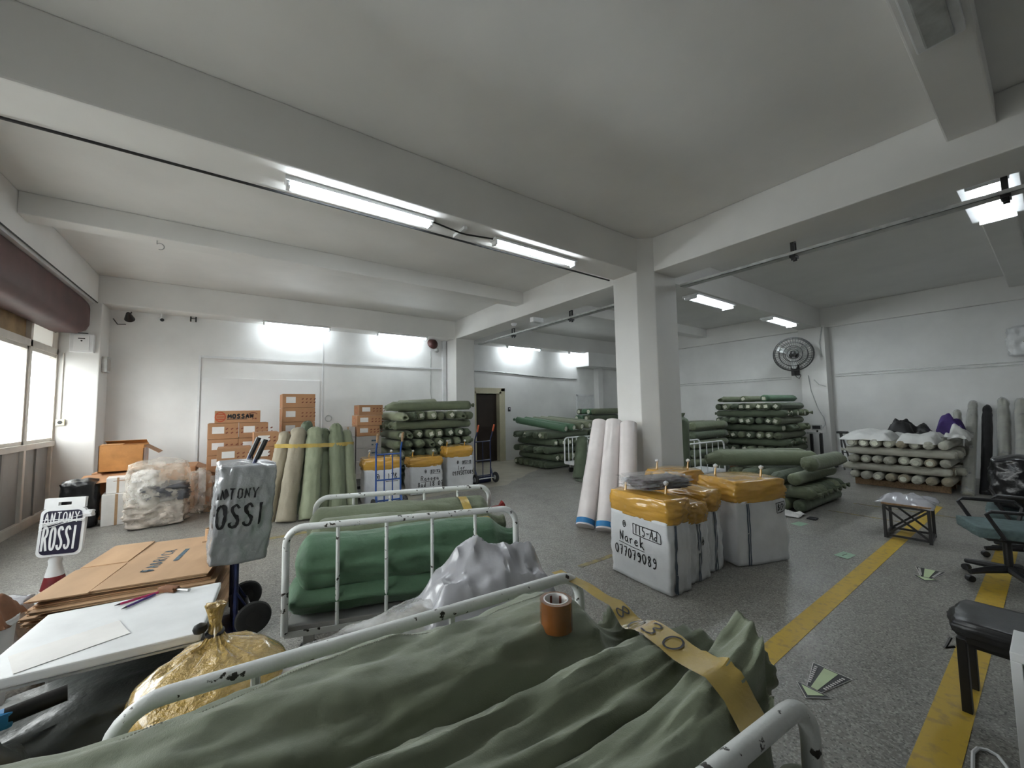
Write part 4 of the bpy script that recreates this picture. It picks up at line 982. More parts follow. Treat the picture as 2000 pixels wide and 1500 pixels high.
tp.f = [(i*(ks+1)+k, i*(ks+1)+k+1, (i+1)*(ks+1)+k+1, (i+1)*(ks+1)+k) for i in range(len(pts)-1) for k in range(ks)]
tt = thing('tape_strip', 'glossy amber tape strip with marker digits across the olive sacks', 'tape')
tp.build('strip', 'ytape', tt, 0, True)
dg = MB()
def tmap(a, b):   # a along the tape (index units), b across
    a = max(0, min(len(pts)-1.001, a)); i = int(a); f_ = a-i; p, q = tape_pt(i, b, .003), tape_pt(i+1, b, .003); return tuple(lerp(p[k], q[k], f_) for k in range(3))
for n_, ch in enumerate('8030'):
    for pl in SF[ch]:
        Q = []
        for a, b in zip(pl, pl[1:]): Q += [(lerp(a[0], b[0], i/5), lerp(a[1], b[1], i/5)) for i in range(6)]
        vs = []
        for i in range(len(Q)):
            a, b = Q[max(0, i-1)], Q[min(len(Q)-1, i+1)]; dx, dy = b[0]-a[0], b[1]-a[1]; l = math.hypot(dx, dy) or 1
            for s_ in (-1, 1): vs.append(tmap(17+n_*4.6+(Q[i][0]-dy/l*.05*s_)*3.6, -.75+1.45*(Q[i][1]+dx/l*.05*s_)))
        dg.add(vs, [(2*i, 2*i+1, 2*i+3, 2*i+2) for i in range(len(Q)-1)])
dg.build('marker_digits', 'ink', tt)
# roll of brown tape standing on the far sack
p = FR1(.36, .10, 0); hh = onto(p[0], p[1], 0)
t = thing('tape_roll', 'roll of brown packing tape standing on the far olive sack', 'tape roll', (p[0], p[1], hh.z-.012), .3)
MT['browntape'] = M('brown_tape_roll', (.22, .075, .015), .25, .15, 8, coat=.5)
MB().lathe([(.038, .0), (.05, .0), (.05, .085), (.038, .085), (.038, .0)], 28).build('tape', 'browntape', t, 0, True)
MB().lathe([(.034, .0), (.0385, .0), (.0385, .086), (.034, .086), (.034, .0)], 28).build('core', 'paper', t, 0, True)
pr = MB()
for k in range(7):
    a = k*.9; pr.add([(.0336*math.cos(a+da), .0336*math.sin(a+da), z) for da, z in ((0, .055), (.25, .055), (.25, .08), (0, .08))], [(0, 1, 2, 3)])
tag(pr.build('core_print', 'redink', t), kind='stuff')
# far trolley load
FR2 = frame((1.11, 2.95), math.radians(-19.5)); G6 = 'rolls on the far trolley'
sleeve('wrapped_roll', FR2, -.76, .70, .27, .63, .165, .16, 'sackA', 'grey green roll along the back of the far trolley', 41, nx=60, n=32, group=G6, zmin=.27)
sleeve('wrapped_roll', FR2, -.70, .78, .02, .62, .15, .14, 'sackA', 'grey green roll with loose dark tail mid far trolley', 45, 'soft', 'neck', nx=60, n=32, group=G6, zmin=.27)
sleeve('wrapped_roll', FR2, -.72, .80, -.24, .575, .165, .165, 'sackC', 'bright green roll lying along the near rail of the far trolley', 49, 'soft', 'neck', nx=90, n=48, group=G6, fold=.85, zmin=.27)
sleeve('wrapped_roll', FR2, -.78, .74, -.20, .37, .21, .11, 'sackC', 'green roll lowest under the bright green one', 53, nx=40, n=28, group=G6, zmin=.268)
sleeve('wrapped_roll', FR2, -.80, .72, .20, .37, .18, .10, 'sackB', 'dark green roll lowest at the back of the far trolley', 57, 'soft', 'neck', nx=40, n=28, group=G6, zmin=.268)
rt = MB().tube([FR2(.71, .30, .66), FR2(.80, .33, .68), FR2(.84, .34, .70)], [.03, .015, .035], 8)
tag(rt.build('red_tie', 'red', None, 0, True), 'red knotted tie on the back roll of the far trolley', 'tie')
st = MB()
for i in range(22):
    t_ = i/21; x = .42+.16*t_; y = .36-.70*t_; z = .765+.05*math.sin(t_*PI*3)-.10*t_*t_
    for k in (-1, 1): st.v.append(FR2(x+.035*k, y, z))
st.f = [(2*i, 2*i+1, 2*i+3, 2*i+2) for i in range(21)]
tag(st.build('tape_strip', 'ytape', None, 0, True), 'amber tape strip crossing the rolls on the far trolley', 'tape')
# between the two trolleys
F0 = frame((0, 0), 0)
sleeve('wrapped_roll', frame((.62, 1.85), math.radians(14)), -.52, .62, 0, .36, .20, .19, 'sackD', 'beige fabric roll in clear film lying between the two trolleys', 63, nx=60, n=32, fold=.6)[0]
MT['film2'] = glassy('clear_film_over_roll', (.80, .80, .80), .45, .12)
w_, _ = sleeve('film_cover', frame((.62, 1.85), math.radians(14)), -.56, .66, 0, .37, .225, .215, 'film2', 'loose clear film wrapped round the beige roll between the trolleys', 65, nx=60, n=32, fold=1.2)
tag(puff(1.0, .40, .17, 3.9, .05, .3, 12).build('flat_sack', 'sackB', None, 0, 'all'), 'flat dark sack on the floor under the clear film roll', 'sack').location = (.66, 1.86, 0)
def peaks(u, v):
    x, y = -.42+.84*u, -.24+.48*v
    h_ = .07+.21*math.exp(-(math.hypot((x+.06)/.22, (y-.05)/.22))**1.35)+.17*math.exp(-(math.hypot((x-.27)/.16, (y+.02)/.18))**1.35)
    h_ *= 1+.22*ridge(x*5, y*5, 2.2); h_ += .06*ridge(x*4+y*3, y*6, 5.2)+.03*ridge(x*11, y*9, 1.2); e = max(abs(u-.5), abs(v-.5))*2; h_ *= 1-max(0, e-.6)/.4*.9
    return (x, y, max(0, h_))
gp = MB().grid(peaks, 48, 34); k = len(gp.v)
gp.v += [(x, y, z-.006) for x, y, z in gp.v]; gp.f += [tuple(i+k for i in f[::-1]) for f in gp.f]
nu, nv = 48, 34; rim = list(range(nu))+[nu-1+j*nu for j in range(1, nv)]+[(nv-1)*nu+i for i in range(nu-2, -1, -1)]+[j*nu for j in range(nv-2, 0, -1)]
gp.f += [(rim[i], k+rim[i], k+rim[(i+1) % len(rim)], rim[(i+1) % len(rim)]) for i in range(len(rim))]
o = tag(gp.build('polythene_bag', 'greypoly', None, 0, True), 'grey polythene bag with two peaks on the clear film roll', 'bag'); o.location = (1.12, 1.84, .45); o.rotation_euler = (0, 0, -.2)
mk = MB(); poly(mk, [(.0, 0), (.008, .05)], lambda a, b: (a, 0, b), .016); poly(mk, [(.045, .0), (.053, .05)], lambda a, b: (a, 0, b), .014)
q = mk.build('print', 'ink', o); q.location = (.11, -.085, .20); q.rotation_euler = (math.radians(-32), 0, 0)
# ================================================================ hand trucks
def truck(loc, rz, label, mat='blue', H=.88, HH=1.20, w=.40, grip='wood', bars=4, lean=0, hub='gsteel'):
    t = thing('hand_truck', label, 'hand truck', loc, rz); t.rotation_euler = (lean, 0, rz)
    for i in range(bars):
        x = -w/2+w*i/(bars-1); r = .014 if i in (0, bars-1) else .010
        MB().tube([(x, 0, .08), (x, 0, H)], r, 8).build('upright', mat, t, 0, True)
    for z in (.16, .48, H): MB().tube([(-w/2, 0, z), (w/2, 0, z)], .013, 8).build('crossbar', mat, t, 0, True)
    for s_ in (-1, 1):
        x = s_*w/2; hn = MB().tube([(x, 0, H), (x, -.01, H+.06), (x, -.05, H+.13), (x, -.10, HH-.13)], .014, 8).build('handle', mat, t, 0, True)
        MB().tube([(x, -.10, HH-.14), (x, -.155, HH)], .019, 8).build('grip', grip, hn, 0, True)
        MB().bar((x, 0, .30), (x, -.10, .11), .03, .012).build('axle_stay', mat, t)
        wh = MB().lathe([(.045, -.022), (.085, -.027), (.105, -.020), (.112, 0), (.105, .020), (.085, .027), (.045, .022)], 26, (s_*(w/2+.055), -.10, .112), Matrix.Rotation(PI/2, 3, 'Y')).build('wheel', 'rubber', t, 0, True)
        MB().lathe([(.012, -.03), (.055, -.022), (.06, 0), (.055, .022), (.012, .03)], 18, (s_*(w/2+.055), -.10, .112), Matrix.Rotation(PI/2, 3, 'Y')).build('hub', hub, wh, 0, True)
    MB().tube([(-w/2-.06, -.10, .112), (w/2+.06, -.10, .112)], .012, 8).build('axle', 'steel', t, 0, True)
    MB().box(-w/2-.01, w/2+.01, 0, .24, .012, .022).box(-w/2, w/2, -.012, .006, .012, .14).build('toe_plate', 'navy', t)
    return t
truck((2.02, 6.24, 0), -.12, 'blue hand truck standing before the white bale', 'blue', .88, 1.22, .38)
truck((4.36, 7.22, 0), .05, 'navy hand truck standing by the inner doorway', 'navy', .88, 1.24, .40, 'orprint', 3)
t = truck((.03, 3.62, 0), PI/2+.08, 'blue hand truck with a silver bag pulled over its frame', 'navy', .95, 1.36, .34, 'blackm', 3, hub='blackm')
sb = puff(.34, .32, .70, 7.7, .032, .12, 30, 3.8).build('fabric_sack_tmp', 'silver', None, 0, 'all')
sb.name = 'bag'; tag(sb, 'crinkled silver plastic bag printed ROSSI over the hand truck', 'bag'); sb.location = (.04, 3.60, .50); sb.rotation_euler = (math.radians(3), math.radians(4), .1)
def press(mb, me, off=.004):
    bv = BVHTree.FromPolygons([v.co for v in me.vertices], [p.vertices[:] for p in me.polygons]); out = []
    for p in mb.v:
        loc, nrm, i, dd = bv.find_nearest(Vector(p))
        if nrm.dot(Vector(p)-loc) < 0: nrm = -nrm
        out.append(tuple(loc+nrm*off))
    mb.v = out; return mb
def wrapxy(a, b):   # face coordinate a runs from the -X side round the corner to the -Y side
    return (-.20, -.17-a, b) if a < -.17 else (-.17+a+.0, -.175, b)
m = MB(); strokes(m, 'ROSSI', -.07, .26, .16, lambda a, b: (-.20, -.17-(a), b) if a < 0 else (-.18+a, -.18, b), .018, .50, .38, .02)
strokes(m, 'ANTONY', -.02, .46, .07, lambda a, b: (-.20, -.17-(a), b) if a < 0 else (-.18+a, -.18, b), .010, .66, .5, .02)
press(m, sb.data).build('print', 'ink', sb)
# ================================================================ left foreground
t = thing('traffic_cone', 'small traffic cone with a maroon band carrying the sign board', 'cone', (-1.13, 4.72, 0))
MB().box(-.16, .16, -.16, .16, 0, .03).build('base', 'black', t, .01)
MB().lathe([(.115, .03), (.075, .20), (.072, .205)], 24).build('lower_cone', 'wht', t, 0, True)
MB().lathe([(.0745, .20), (.055, .30)], 24).build('band', 'conered', t, 0, True)
MB().lathe([(.055, .30), (.036, .39), (.04, .42), (.03, .45), (.01, .455)], 24).build('upper_cone', 'wht', t, 0, True)
sg = thing('sign_board', 'white bagged sign board reading ANTONY ROSSI on the cone', 'sign', (-1.10, 4.68, .455), -math.radians(24)); sg.rotation_euler = (math.radians(-4), math.radians(1.5), -math.radians(12)); sg.scale = (.86, .86, .9)
def rrect(w2, h2, c, n=5, z=0):
    P = []
    for cx, cz, a0 in ((w2-c, h2-c, 0), (-w2+c, h2-c, PI/2), (-w2+c, -h2+c, PI), (w2-c, -h2+c, 1.5*PI)):
        P += [(cx+c*math.cos(a0+PI/2*i/n), cz+c*math.sin(a0+PI/2*i/n)) for i in range(n+1)]
    return P
# board with a hand slot: ring of quads between slot and outline
wo, ho = .155, .25
MB().prism(rrect(wo, ho-.045, .045), -.02, .02, lambda x, y, z: (x, z, y+ho-.045)).build('board', 'wht', sg, .004)
hd = MB()
for b in ((-.155, -.045, 0, .09), (.045, .155, 0, .09), (-.045, .045, 0, .025), (-.045, .045, .055, .09)): hd.box(b[0]*(.9 if b[0] < -.1 else 1), b[1]*(.9 if b[1] > .1 else 1), -.02, .02, 2*ho-.092+b[2], 2*ho-.092+b[3])
hd.build('handle', 'wht', sg)
MT['navyp'] = M('deep_navy_print', (.01, .008, .03), .4)
MB().prism(rrect(.132, .185, .04), -.024, -.019, lambda x, y, z: (x, z, y+.205)).build('panel', 'navyp', sg)
m = MB(); f = lambda a, b: (a, -.0255, b)
strokes(m, 'ROSSI', -.122, .055, .20, f, .016, .25, .20); strokes(m, 'ANTONY', -.122, .285, .09, f, .008, .45, .34); m.build('lettering', 'wht', sg)
cd = MB()
for k in range(9):
    a, b = (-.15, .27+.10*nz(k*1.7)), (.15, .31+.09*nz(k*2.9+5)); cd.tube([(a[0], -.03, a[1]), (0, -.032, (a[1]+b[1])/2+.01), (b[0], -.03, b[1])], .0025, 5)
tag(cd.build('cord', 'wht', sg, 0, True), kind='stuff')
tg_ = puff(.06, .04, .06, 3.3, .2, .3, 8).build('torn_tape', 'wht', sg, 0, 'all'); tg_.location = (.165, 0, .32)
# folded cardboard pile
NUM = ['first', 'second', 'third', 'fourth', 'fifth', 'sixth', 'seventh', 'eighth', 'ninth', 'tenth', 'eleventh', 'twelfth', 'thirteenth', 'fourteenth', 'fifteenth', 'sixteenth', 'seventeenth', 'eighteenth', 'nineteenth', 'twentieth']+['twenty-'+q for q in ('first', 'second', 'third', 'fourth', 'fifth', 'sixth')]
R_ = random.Random(8); z = .0; NB = 26; pile_rot = -.17
for k in range(NB):
    th = .0185; dx, dy = R_.uniform(-.025, .025), R_.uniform(-.03, .03); a = pile_rot+R_.uniform(-.02, .02)
    top = k == NB-1
    o = thing('cardboard_sheet', 'topmost folded brown carton printed in faded blue on the flat pile' if top else 'flattened brown carton, %s from the floor in the flat cardboard pile' % NUM[k], 'cardboard', (-.45+dx, 4.0+dy, z), a, 'flattened cartons')
    w2, d2 = .43+R_.uniform(-.03, .02), .50+R_.uniform(-.03, .02)
    sgd = MB().grid(lambda u, v: ((u-.5)*2*w2, (v-.5)*2*d2, th*.9+.006*nz(u*3+k*.2, v*3)), 8, 8) if top else None
    MB().box(-w2, w2, -d2, d2, .001, th*.28).build('liner', 'cboard', o); MB().box(-w2, w2, -d2, d2, th*.66, th*.93).build('liner', 'cboard', o)
    MB().box(-w2+.007, w2-.007, -d2+.007, d2-.007, th*.28, th*.66).build('core', 'cedge', o)
    if top:
        for a_, b_, c_, d_ in ((-w2-.01, -.16, -d2-.02, -.02), (-w2, -.17, .02, d2+.01), (-.15, w2+.01, -d2, .18)):
            q = MB().box(a_, b_, c_, d_, th*.95, th*.95+.006).build('flap', 'cboard', o); q.rotation_euler = (.008, -.006, 0)
        m = MB(); f = lambda x, y: (.20-y*.55, -.30+x, th+.0075)
        poly(m, [(.02, .24), (.02, .36)], f, .02)
        strokes(m, 'FABRICA', 0, .22, .13, f, .014, .52, .42); poly(m, [(.16, .09), (.44, .09)], f, .055); m.build('print', 'blueink', o)
    z += th
zc = z
t = thing('tube_core', 'short brown cardboard core standing on the flat cardboard pile', 'cardboard core', (-.14, 4.32, zc+.005))
MB().lathe([(.028, 0), (.036, 0), (.036, .09), (.028, .09), (.028, 0)], 18).build('core', 'cboard', t, 0, True)
MB().box(-.05, .07, -.07, .03, -.004, .0).build('base_scrap', 'cboard', t)
# small white table with papers and pens
t = thing('table', 'small white topped table beside the flat cardboard pile', 'table', (-.38, 2.44, 0), -.10)
MB().box(-.32, .32, -.28, .28, .615, .65).build('top', 'wht', t, .006)
MB().box(-.32, .32, -.281, -.272, .605, .612).build('edge_strip', 'gsteel', t)
for a in (-.28, .28):
    for b in (-.24, .24): MB().box(a-.018, a+.018, b-.018, b+.018, 0, .615).build('leg', 'gsteel', t, .003)
MB().box(-.28, .28, .20, .215, .12, .60).build('back_panel', 'dgrey', t)
tag(MB().box(-.15, .15, -.09, .09, 0, .0015).build('paper_sheet', 'paper', None), 'blank white paper sheet lying on the small table', 'paper').location = (-.50, 2.33, .6515)
bpy.data.objects['paper_sheet'].rotation_euler = (0, 0, .35)
for a, b, m_, lab in (((-.42, 2.66), (-.29, 2.71), 'pink', 'magenta pen lying across the violet pen on the table'), ((-.39, 2.60), (-.30, 2.69), 'violetp', 'violet pen lying on the small white table')):
    t = thing('pen', lab, 'pen', (0, 0, 0)); MB().tube([(a[0], a[1], .657), (b[0], b[1], .657)], .0055, 8).build('barrel', m_, t, 0, True)
    d = Vector((b[0]-a[0], b[1]-a[1], 0)).normalized(); p0 = Vector((a[0], a[1], .657)); MB().tube([p0, p0-d*.02], [.005, .001], 8).build('tip', 'black', t, 0, True)
t = thing('brush', 'small brown bristle brush lying on the back of the table', 'brush', (-.215, 2.68, .652), -.75)
MB().tube([(0, 0, .010), (.07, 0, .010)], [.006, .009], 8).build('handle', 'steel', t, 0, True); puff(.085, .035, .022, 2.2, .12, .3, 8).build('bristles', 'brownp', t, 0, 'all').location = (-.045, 0, 0)
# golden film sack
t = thing('golden_sack', 'tied sack wrapped in crinkled golden film beside the table', 'sack', (-.03, 1.80, 0))
gs = MB(); n = 48; prof = [(0, .02, 0), (0, .20, 0), (.04, .24, 0), (.15, .265, 0), (.28, .27, 0), (.42, .268, 0), (.54, .255, .01), (.62, .22, .03), (.66, .16, .06), (.675, .09, .10), (.685, .042, .13), (.705, .024, .15), (.74, .018, .165), (.78, .026, .175), (.805, .034, .18), (.807, .01, .18)]
fine_ = []
for (z0, r0, o0), (z1, r1, o1) in zip(prof, prof[1:]):
    for i in range(4): fine_.append((lerp(z0, z1, i/4), lerp(r0, r1, i/4), lerp(o0, o1, i/4)))
fine_.append(prof[-1])
for z, r, oy in fine_:
    for j in range(n):
        a = 2*PI*j/n; c, s = math.cos(a), math.sin(a); up = max(0, (z-.3)/.4)
        d = .05*fbm(c*2, s*2, z*5+3, 4)+.05*ridge(c*3+1, s*3, z*7)+.10*up*ridge(a*2.4, z*1.5, 1.1)
        gs.v.append((r*(1+d)*c*.92-.05*oy, r*(1+d)*s+oy, max(0, z+.01*nz(c*4, s*4, z*9))))
for i in range(len(fine_)-1):
    for j in range(n): gs.f.append((i*n+j, i*n+(j+1) % n, (i+1)*n+(j+1) % n, (i+1)*n+j))
gs.f += [tuple(range(n))[::-1], tuple((len(fine_)-1)*n+j for j in range(n))]
gs.build('film', 'gold', t, 0, True)
MB().tube(arc((-.01, .155, .71), .025, 0, 2*PI, 14, (1, 0, 0), (0, .95, .2))[:-1], .008, 6, True).build('tie', 'black', t, 0, True)
MB().lathe([(.005, -.02), (.02, -.012), (.024, 0), (.02, .012), (.005, .02)], 12, (-.055, .16, .735)).build('knot', 'black', t, 0, True)
# dark polythene heap under and before the table
cloth('polythene_heap', 'dark grey polythene heap slumped in front of the small table', 'polythene', 'darkpoly', -1.05, -.36, 1.72, 2.14, .0, .42, 4.4, .0, nx=40, ny=30, sc=3.2)
tag(puff(.62, .40, .42, 8.8, .08, .25, 16).build('polythene_sack', 'darkpoly', None, 0, 'all'), 'dark grey polythene sack pushed under the small table', 'sack').location = (-.40, 2.42, 0)
tag(puff(.42, .40, .40, 3.7, .08, .35, 14).build('olive_sack', 'sackB', None, 0, 'all'), 'dull olive sack on the floor left of the golden sack', 'sack').location = (-.50, 1.50, 0)
hp = bpy.data.objects['polythene_heap'].data; hbv = BVHTree.FromPolygons([v.co for v in hp.vertices], [q.vertices[:] for q in hp.polygons])
hz = max((hbv.ray_cast(Vector((-.56+a_, 1.97+b_, 2)), Vector((0, 0, -1)))[0] or Vector((0, 0, .1))).z for a_ in (-.12, 0, .12) for b_ in (-.05, .05))
t = thing('tape_gun', 'blue and black tape dispenser lying on the dark polythene', 'tape dispenser', (-.56, 1.97, hz), .25)
MB().box(-.10, .02, -.025, .025, 0, .05).build('body', 'cyan', t, .012); MB().tube([(.0, 0, .03), (.13, 0, .035)], .026, 10).build('handle', 'blackm', t, 0, True)
MB().lathe([(.03, -.02), (.055, -.02), (.055, .02), (.03, .02)], 18, (-.14, 0, .05), Matrix.Rotation(PI/2, 3, 'X')).build('tape', 'black', t, 0, True)
# bin, grey sacks and kraft paper at the far left
t = thing('bin', 'pale grey plastic bin standing behind the table end', 'bin', (-1.08, 3.42, 0))
MB().lathe([(.10, 0), (.125, .42), (.135, .43), (.135, .45), (.12, .45), (.095, .02)], 24).build('body', 'wht', t, 0, True); MB().tube(arc((0, 0, .455), .13, 0, 2*PI, 20, (1, 0, 0), (0, 1, 0))[:-1], .008, 6, True).build('rim', 'wht', t, 0, True)
cloth('kraft_paper', 'crumpled brown kraft paper hanging over the grey bin', 'paper', 'brownp', -1.24, -.95, 3.28, 3.54, .475, .10, 2.7, .06, nx=20, ny=20, sc=7)
tag(puff(.34, .30, .40, 4.1, .08, .3, 14).build('grey_sack', 'greypoly', None, 0, 'all'), 'slumped grey polythene sack between the bin and cardboard pile', 'sack').location = (-1.22, 3.92, 0)
MB()
# ================================================================ right side furniture
# industrial wall fan on the column
t = thing('wall_fan', 'black caged industrial fan mounted on the right hand column', 'fan', (11.46, 3.80, 2.83), 0)
t.rotation_euler = (0, 0, math.radians(14))
R = .42; cg = MB()
for xx, rr in ((-.09, .12), (-.10, .2), (-.085, .30), (-.05, .38), (0, R), (.05, .40), (.10, .30), (.12, .18)):
    cg.tube(arc((xx, 0, 0), rr, 0, 2*PI, 40, (0, 1, 0), (0, 0, 1))[:-1], .007 if rr < R else .014, 5, True)
for k in range(40):
    a = 2*PI*k/40; P = [(xx, rr*math.cos(a+.35*(R-rr)), rr*math.sin(a+.35*(R-rr))) for xx, rr in ((-.09, .10), (-.10, .2), (-.085, .30), (-.05, .38), (0, R), (.05, .40), (.10, .30), (.12, .18))]
    cg.tube(P, .003, 4, False, False)
tag(cg.build('guard', 'blackm', t, 0, True), kind='stuff')
for k in range(3):
    a = 2*PI*k/3+.5; bl = MB(); ca, sa = math.cos(a), math.sin(a)
    def bp(r, w_, tw): return [(tw*w_*s_, r*ca-w_*s_*sa, r*sa+w_*s_*ca) for s_ in (-1, 1)]
    for r, w_, tw in ((.06, .03, .7), (.14, .05, .6), (.24, .065, .45), (.33, .06, .35), (.37, .035, .3)):
        for p in bp(r, w_, tw): bl.v.append(p)
    k0 = len(bl.v); bl.v += [(x+.006, y, z) for x, y, z in bl.v]
    for i in range(4): bl.f += [(2*i, 2*i+1, 2*i+3, 2*i+2), (k0+2*i, k0+2*i+2, k0+2*i+3, k0+2*i+1), (2*i, 2*i+2, k0+2*i+2, k0+2*i), (2*i+1, k0+2*i+1, k0+2*i+3, 2*i+3)]
    bl.f += [(0, k0, k0+1, 1), (8, 9, k0+9, k0+8)]
    bl.build('blade', 'gsteel', t)
MB().lathe([(.02, -.12), (.06, -.10), (.065, .02), (.10, .04), (.11, .22), (.07, .27), (.02, .28)], 20, (0, 0, 0), Matrix.Rotation(PI/2, 3, 'Y')).build('motor', 'blackm', t, 0, True)
MB().tube([(.18, 0, -.08), (.20, 0, -.30), (.30, .02, -.38), (.46, .03, -.38)], .022, 10).build('arm', 'blackm', t, 0, True)
MB().box(.43, .455, -.08, .10, -.52, -.24).build('wall_plate', 'blackm', t, .004)
MB().tube([(.40, .03, -.40), (.42, .0, -.55), (.44, -.06, -.60), (.43, -.10, -.52), (.44, -.05, -.45)], .008, 6).build('cord_loop', 'black', t, 0, True)
pipe('fan_cable', 'grey cable hanging from the fan down to the weighing scale', [(11.93, 3.66, 2.30), (11.93, 3.62, 1.9), (11.93, 3.50, 1.45), (11.92, 3.40, 1.25), (11.85, 3.36, 1.05), (11.72, 3.38, .96)], .010, 'gsteel', 'cable', 6)
pipe('column_cable', 'thin pale cable curving across the fan column face', [(11.94, 3.55, 2.18), (11.94, 3.45, 2.05), (11.94, 3.32, 2.0)], .008, 'gsteel', 'cable', 6)
pipe('ceiling_cable', 'grey conduit climbing the fan column to the beam', [(11.94, 3.36, 2.75), (11.94, 3.38, 3.1), (11.94, 3.31, 3.49)], .014, 'gsteel', 'conduit', 6)
# weighing scale with display post
t = thing('weighing_scale', 'weighing scale with display head on a post by the fan column', 'scale', (11.55, 3.42, 0))
MB().box(-.25, .25, -.28, .28, .04, .10).build('platform', 'blackm', t, .01)
for a in (-.2, .2):
    for b in (-.22, .22): MB().cyl((a, b, 0), (a, b, .04), .03, 10).build('foot', 'black', t)
for y in (-.05, .14): MB().box(-.03, .03, y-.03, y+.03, .10, .86).build('post', 'blackm', t, .006)
MB().box(-.06, .04, -.04, .22, .84, .88).build('crosspiece', 'gsteel', t, .006)
dh = MB().box(-.06, .03, -.09, .11, .93, 1.06).build('display_head', 'gsteel', t, .012); MB().box(-.066, -.06, -.07, .09, .96, 1.04).build('screen', 'black', dh, .002)
MB().box(-.015, .015, .0, .03, .86, .94).build('neck', 'blackm', t)
t = thing('easel', 'dark folding metal stand leaning beside the weighing scale', 'stand', (11.62, 2.98, 0))
MB().bar((0, 0, .02), (.10, .06, .86), .03, .03).build('leg', 'blackm', t); MB().bar((.02, -.14, .02), (.10, .04, .86), .03, .03).build('leg', 'blackm', t)
MB().box(.03, .17, -.08, .12, .86, .91).build('seat_pad', 'black', t, .012); MB().bar((.03, -.07, .42), (.06, .05, .42), .018, .018).build('brace', 'blackm', t)
# bagged lamp on the right wall
t = thing('wall_lamp', 'wall lamp wrapped in a white plastic bag on the right wall', 'lamp', (12.12, .30, 2.40))
puff(.26, .34, .56, 2.9, .10, .35, 14).build('bag', 'wht', t, 0, 'all')
for q in ((.13, .10, .30), (.13, -.02, .29)): MB().lathe([(.002, -.02), (.018, -.012), (.02, 0), (.018, .012), (.002, .02)], 10, (-q[0], q[1], q[2]-.03), Matrix.Rotation(PI/2, 3, 'Y')).build('button', 'black', t)
MB().box(.06, .18, -.05, .05, .15, .40).build('bracket', 'blackm', t)
# crossed steel frame stool with polythene on it
t = thing('frame_stool', 'black crossed steel frame stool with timber top', 'stool', (6.42, 1.09, 0), .06)
a, b, H = .20, .18, .37
for x in (-a, a):
    for y in (-b, b): MB().box(x-.014, x+.014, y-.014, y+.014, 0, H).build('leg', 'blackm', t)
for z in (.02, H-.014):
    for y in (-b, b): MB().box(-a, a, y-.011, y+.011, z, z+.022).build('rail', 'blackm', t)
    for x in (-a, a): MB().box(x-.011, x+.011, -b, b, z, z+.022).build('rail', 'blackm', t)
for x in (-a, a):
    MB().bar((x, -b, .03), (x, b, H-.02), .02, .02).build('diagonal', 'blackm', t); MB().bar((x, b, .03), (x, -b, H-.02), .02, .02).build('diagonal', 'blackm', t)
MB().box(-a-.02, a+.02, -b-.02, b+.02, H+.01, H+.03).build('top', 'wood', t, .004)
cloth('polythene_sheet', 'grey polythene sheet lying on the crossed frame stool', 'sheet', 'greypoly', 6.20, 6.68, .86, 1.34, H+.035, .07, 6.6, .03, nx=22, ny=22, sc=5)
# office chairs
def office_chair(loc, rz, label):
    t = thing('office_chair', label, 'chair', loc, rz, 'office chairs by the wall')
    puff(.46, .46, .085, 3.0, .015, .18, 12).build('seat', 'seat', t, 0, 'all').location = (0, 0, .41)
    MB().box(-.16, .16, -.16, .16, .375, .41).build('seat_plate', 'blackm', t, .01)
    MB().tube([(0, 0, .10), (0, 0, .38)], .027, 12).build('gas_column', 'blackm', t, 0, True)
    for k in range(5):
        a = 2*PI*k/5+.4; c, s = math.cos(a), math.sin(a)
        lg = MB().tube([(0, 0, .12), (.17*c, .17*s, .105), (.29*c, .29*s, .085)], [.035, .028, .02], 8).build('leg', 'black', t, 0, True)
        MB().lathe([(.008, -.022), (.027, -.02), (.03, 0), (.027, .02), (.008, .022)], 12, (.29*c, .29*s, .03), Matrix.Rotation(a+PI/2, 3, 'Z') @ Matrix.Rotation(PI/2, 3, 'Y')).build('caster', 'black', lg, 0, True)
    MB().bar((-.20, 0, .40), (-.29, 0, .62), .05, .02).build('back_stem', 'blackm', t)
    bk = puff(.07, .42, .34, 5.0, .02, .25, 10).build('backrest', 'black', t, 0, 'all'); bk.location = (-.30, 0, .56)
    for s_ in (-1, 1):
        MB().tube([(.10, s_*.20, .41), (.10, s_*.27, .43), (.19, s_*.275, .62), (.16, s_*.275, .645), (-.16, s_*.275, .645), (-.20, s_*.26, .60), (-.14, s_*.22, .42)], .015, 8).build('armrest', 'black', t, 0, True)
    return t
office_chair((5.42, .33, 0), math.radians(112), 'dark office chair with teal seat by the yellow floor line')
office_chair((6.30, .26, 0), math.radians(95), 'dark office chair holding the black bag, behind the teal one')
tag(puff(.42, .42, .50, 6.9, .05, .42, 16).build('bin_bag', 'blackbag', None, 0, 'all'), 'full black bin bag resting on the second office chair', 'bag').location = (6.32, .22, .50)
# padded bench
t = thing('bench', 'long black padded bench with steel legs', 'bench', (3.13, .36, 0))
puff(.36, 1.5, .075, 3.4, .006, .12, 16).build('cushion', 'leather', t, 0, 'all').location = (0, -.72, .395)
MB().box(-.15, .16, -1.40, -.02, .355, .395).build('frame', 'blackm', t, .004)
for x in (-.09, .18):
    for y in (.0, -1.36): MB().box(x-.026, x+.026, y-.018, y+.018, 0, .36).build('leg', 'blackm', t, .004)
MB().box(.03, .05, -1.36, 0, .27, .29).build('stretcher', 'blackm', t)
MB().tube([(-.14, .03, .36), (-.16, .05, .31), (-.11, .06, .285), (-.07, .03, .29)], .006, 6).build('hook', 'blackm', t, 0, True)
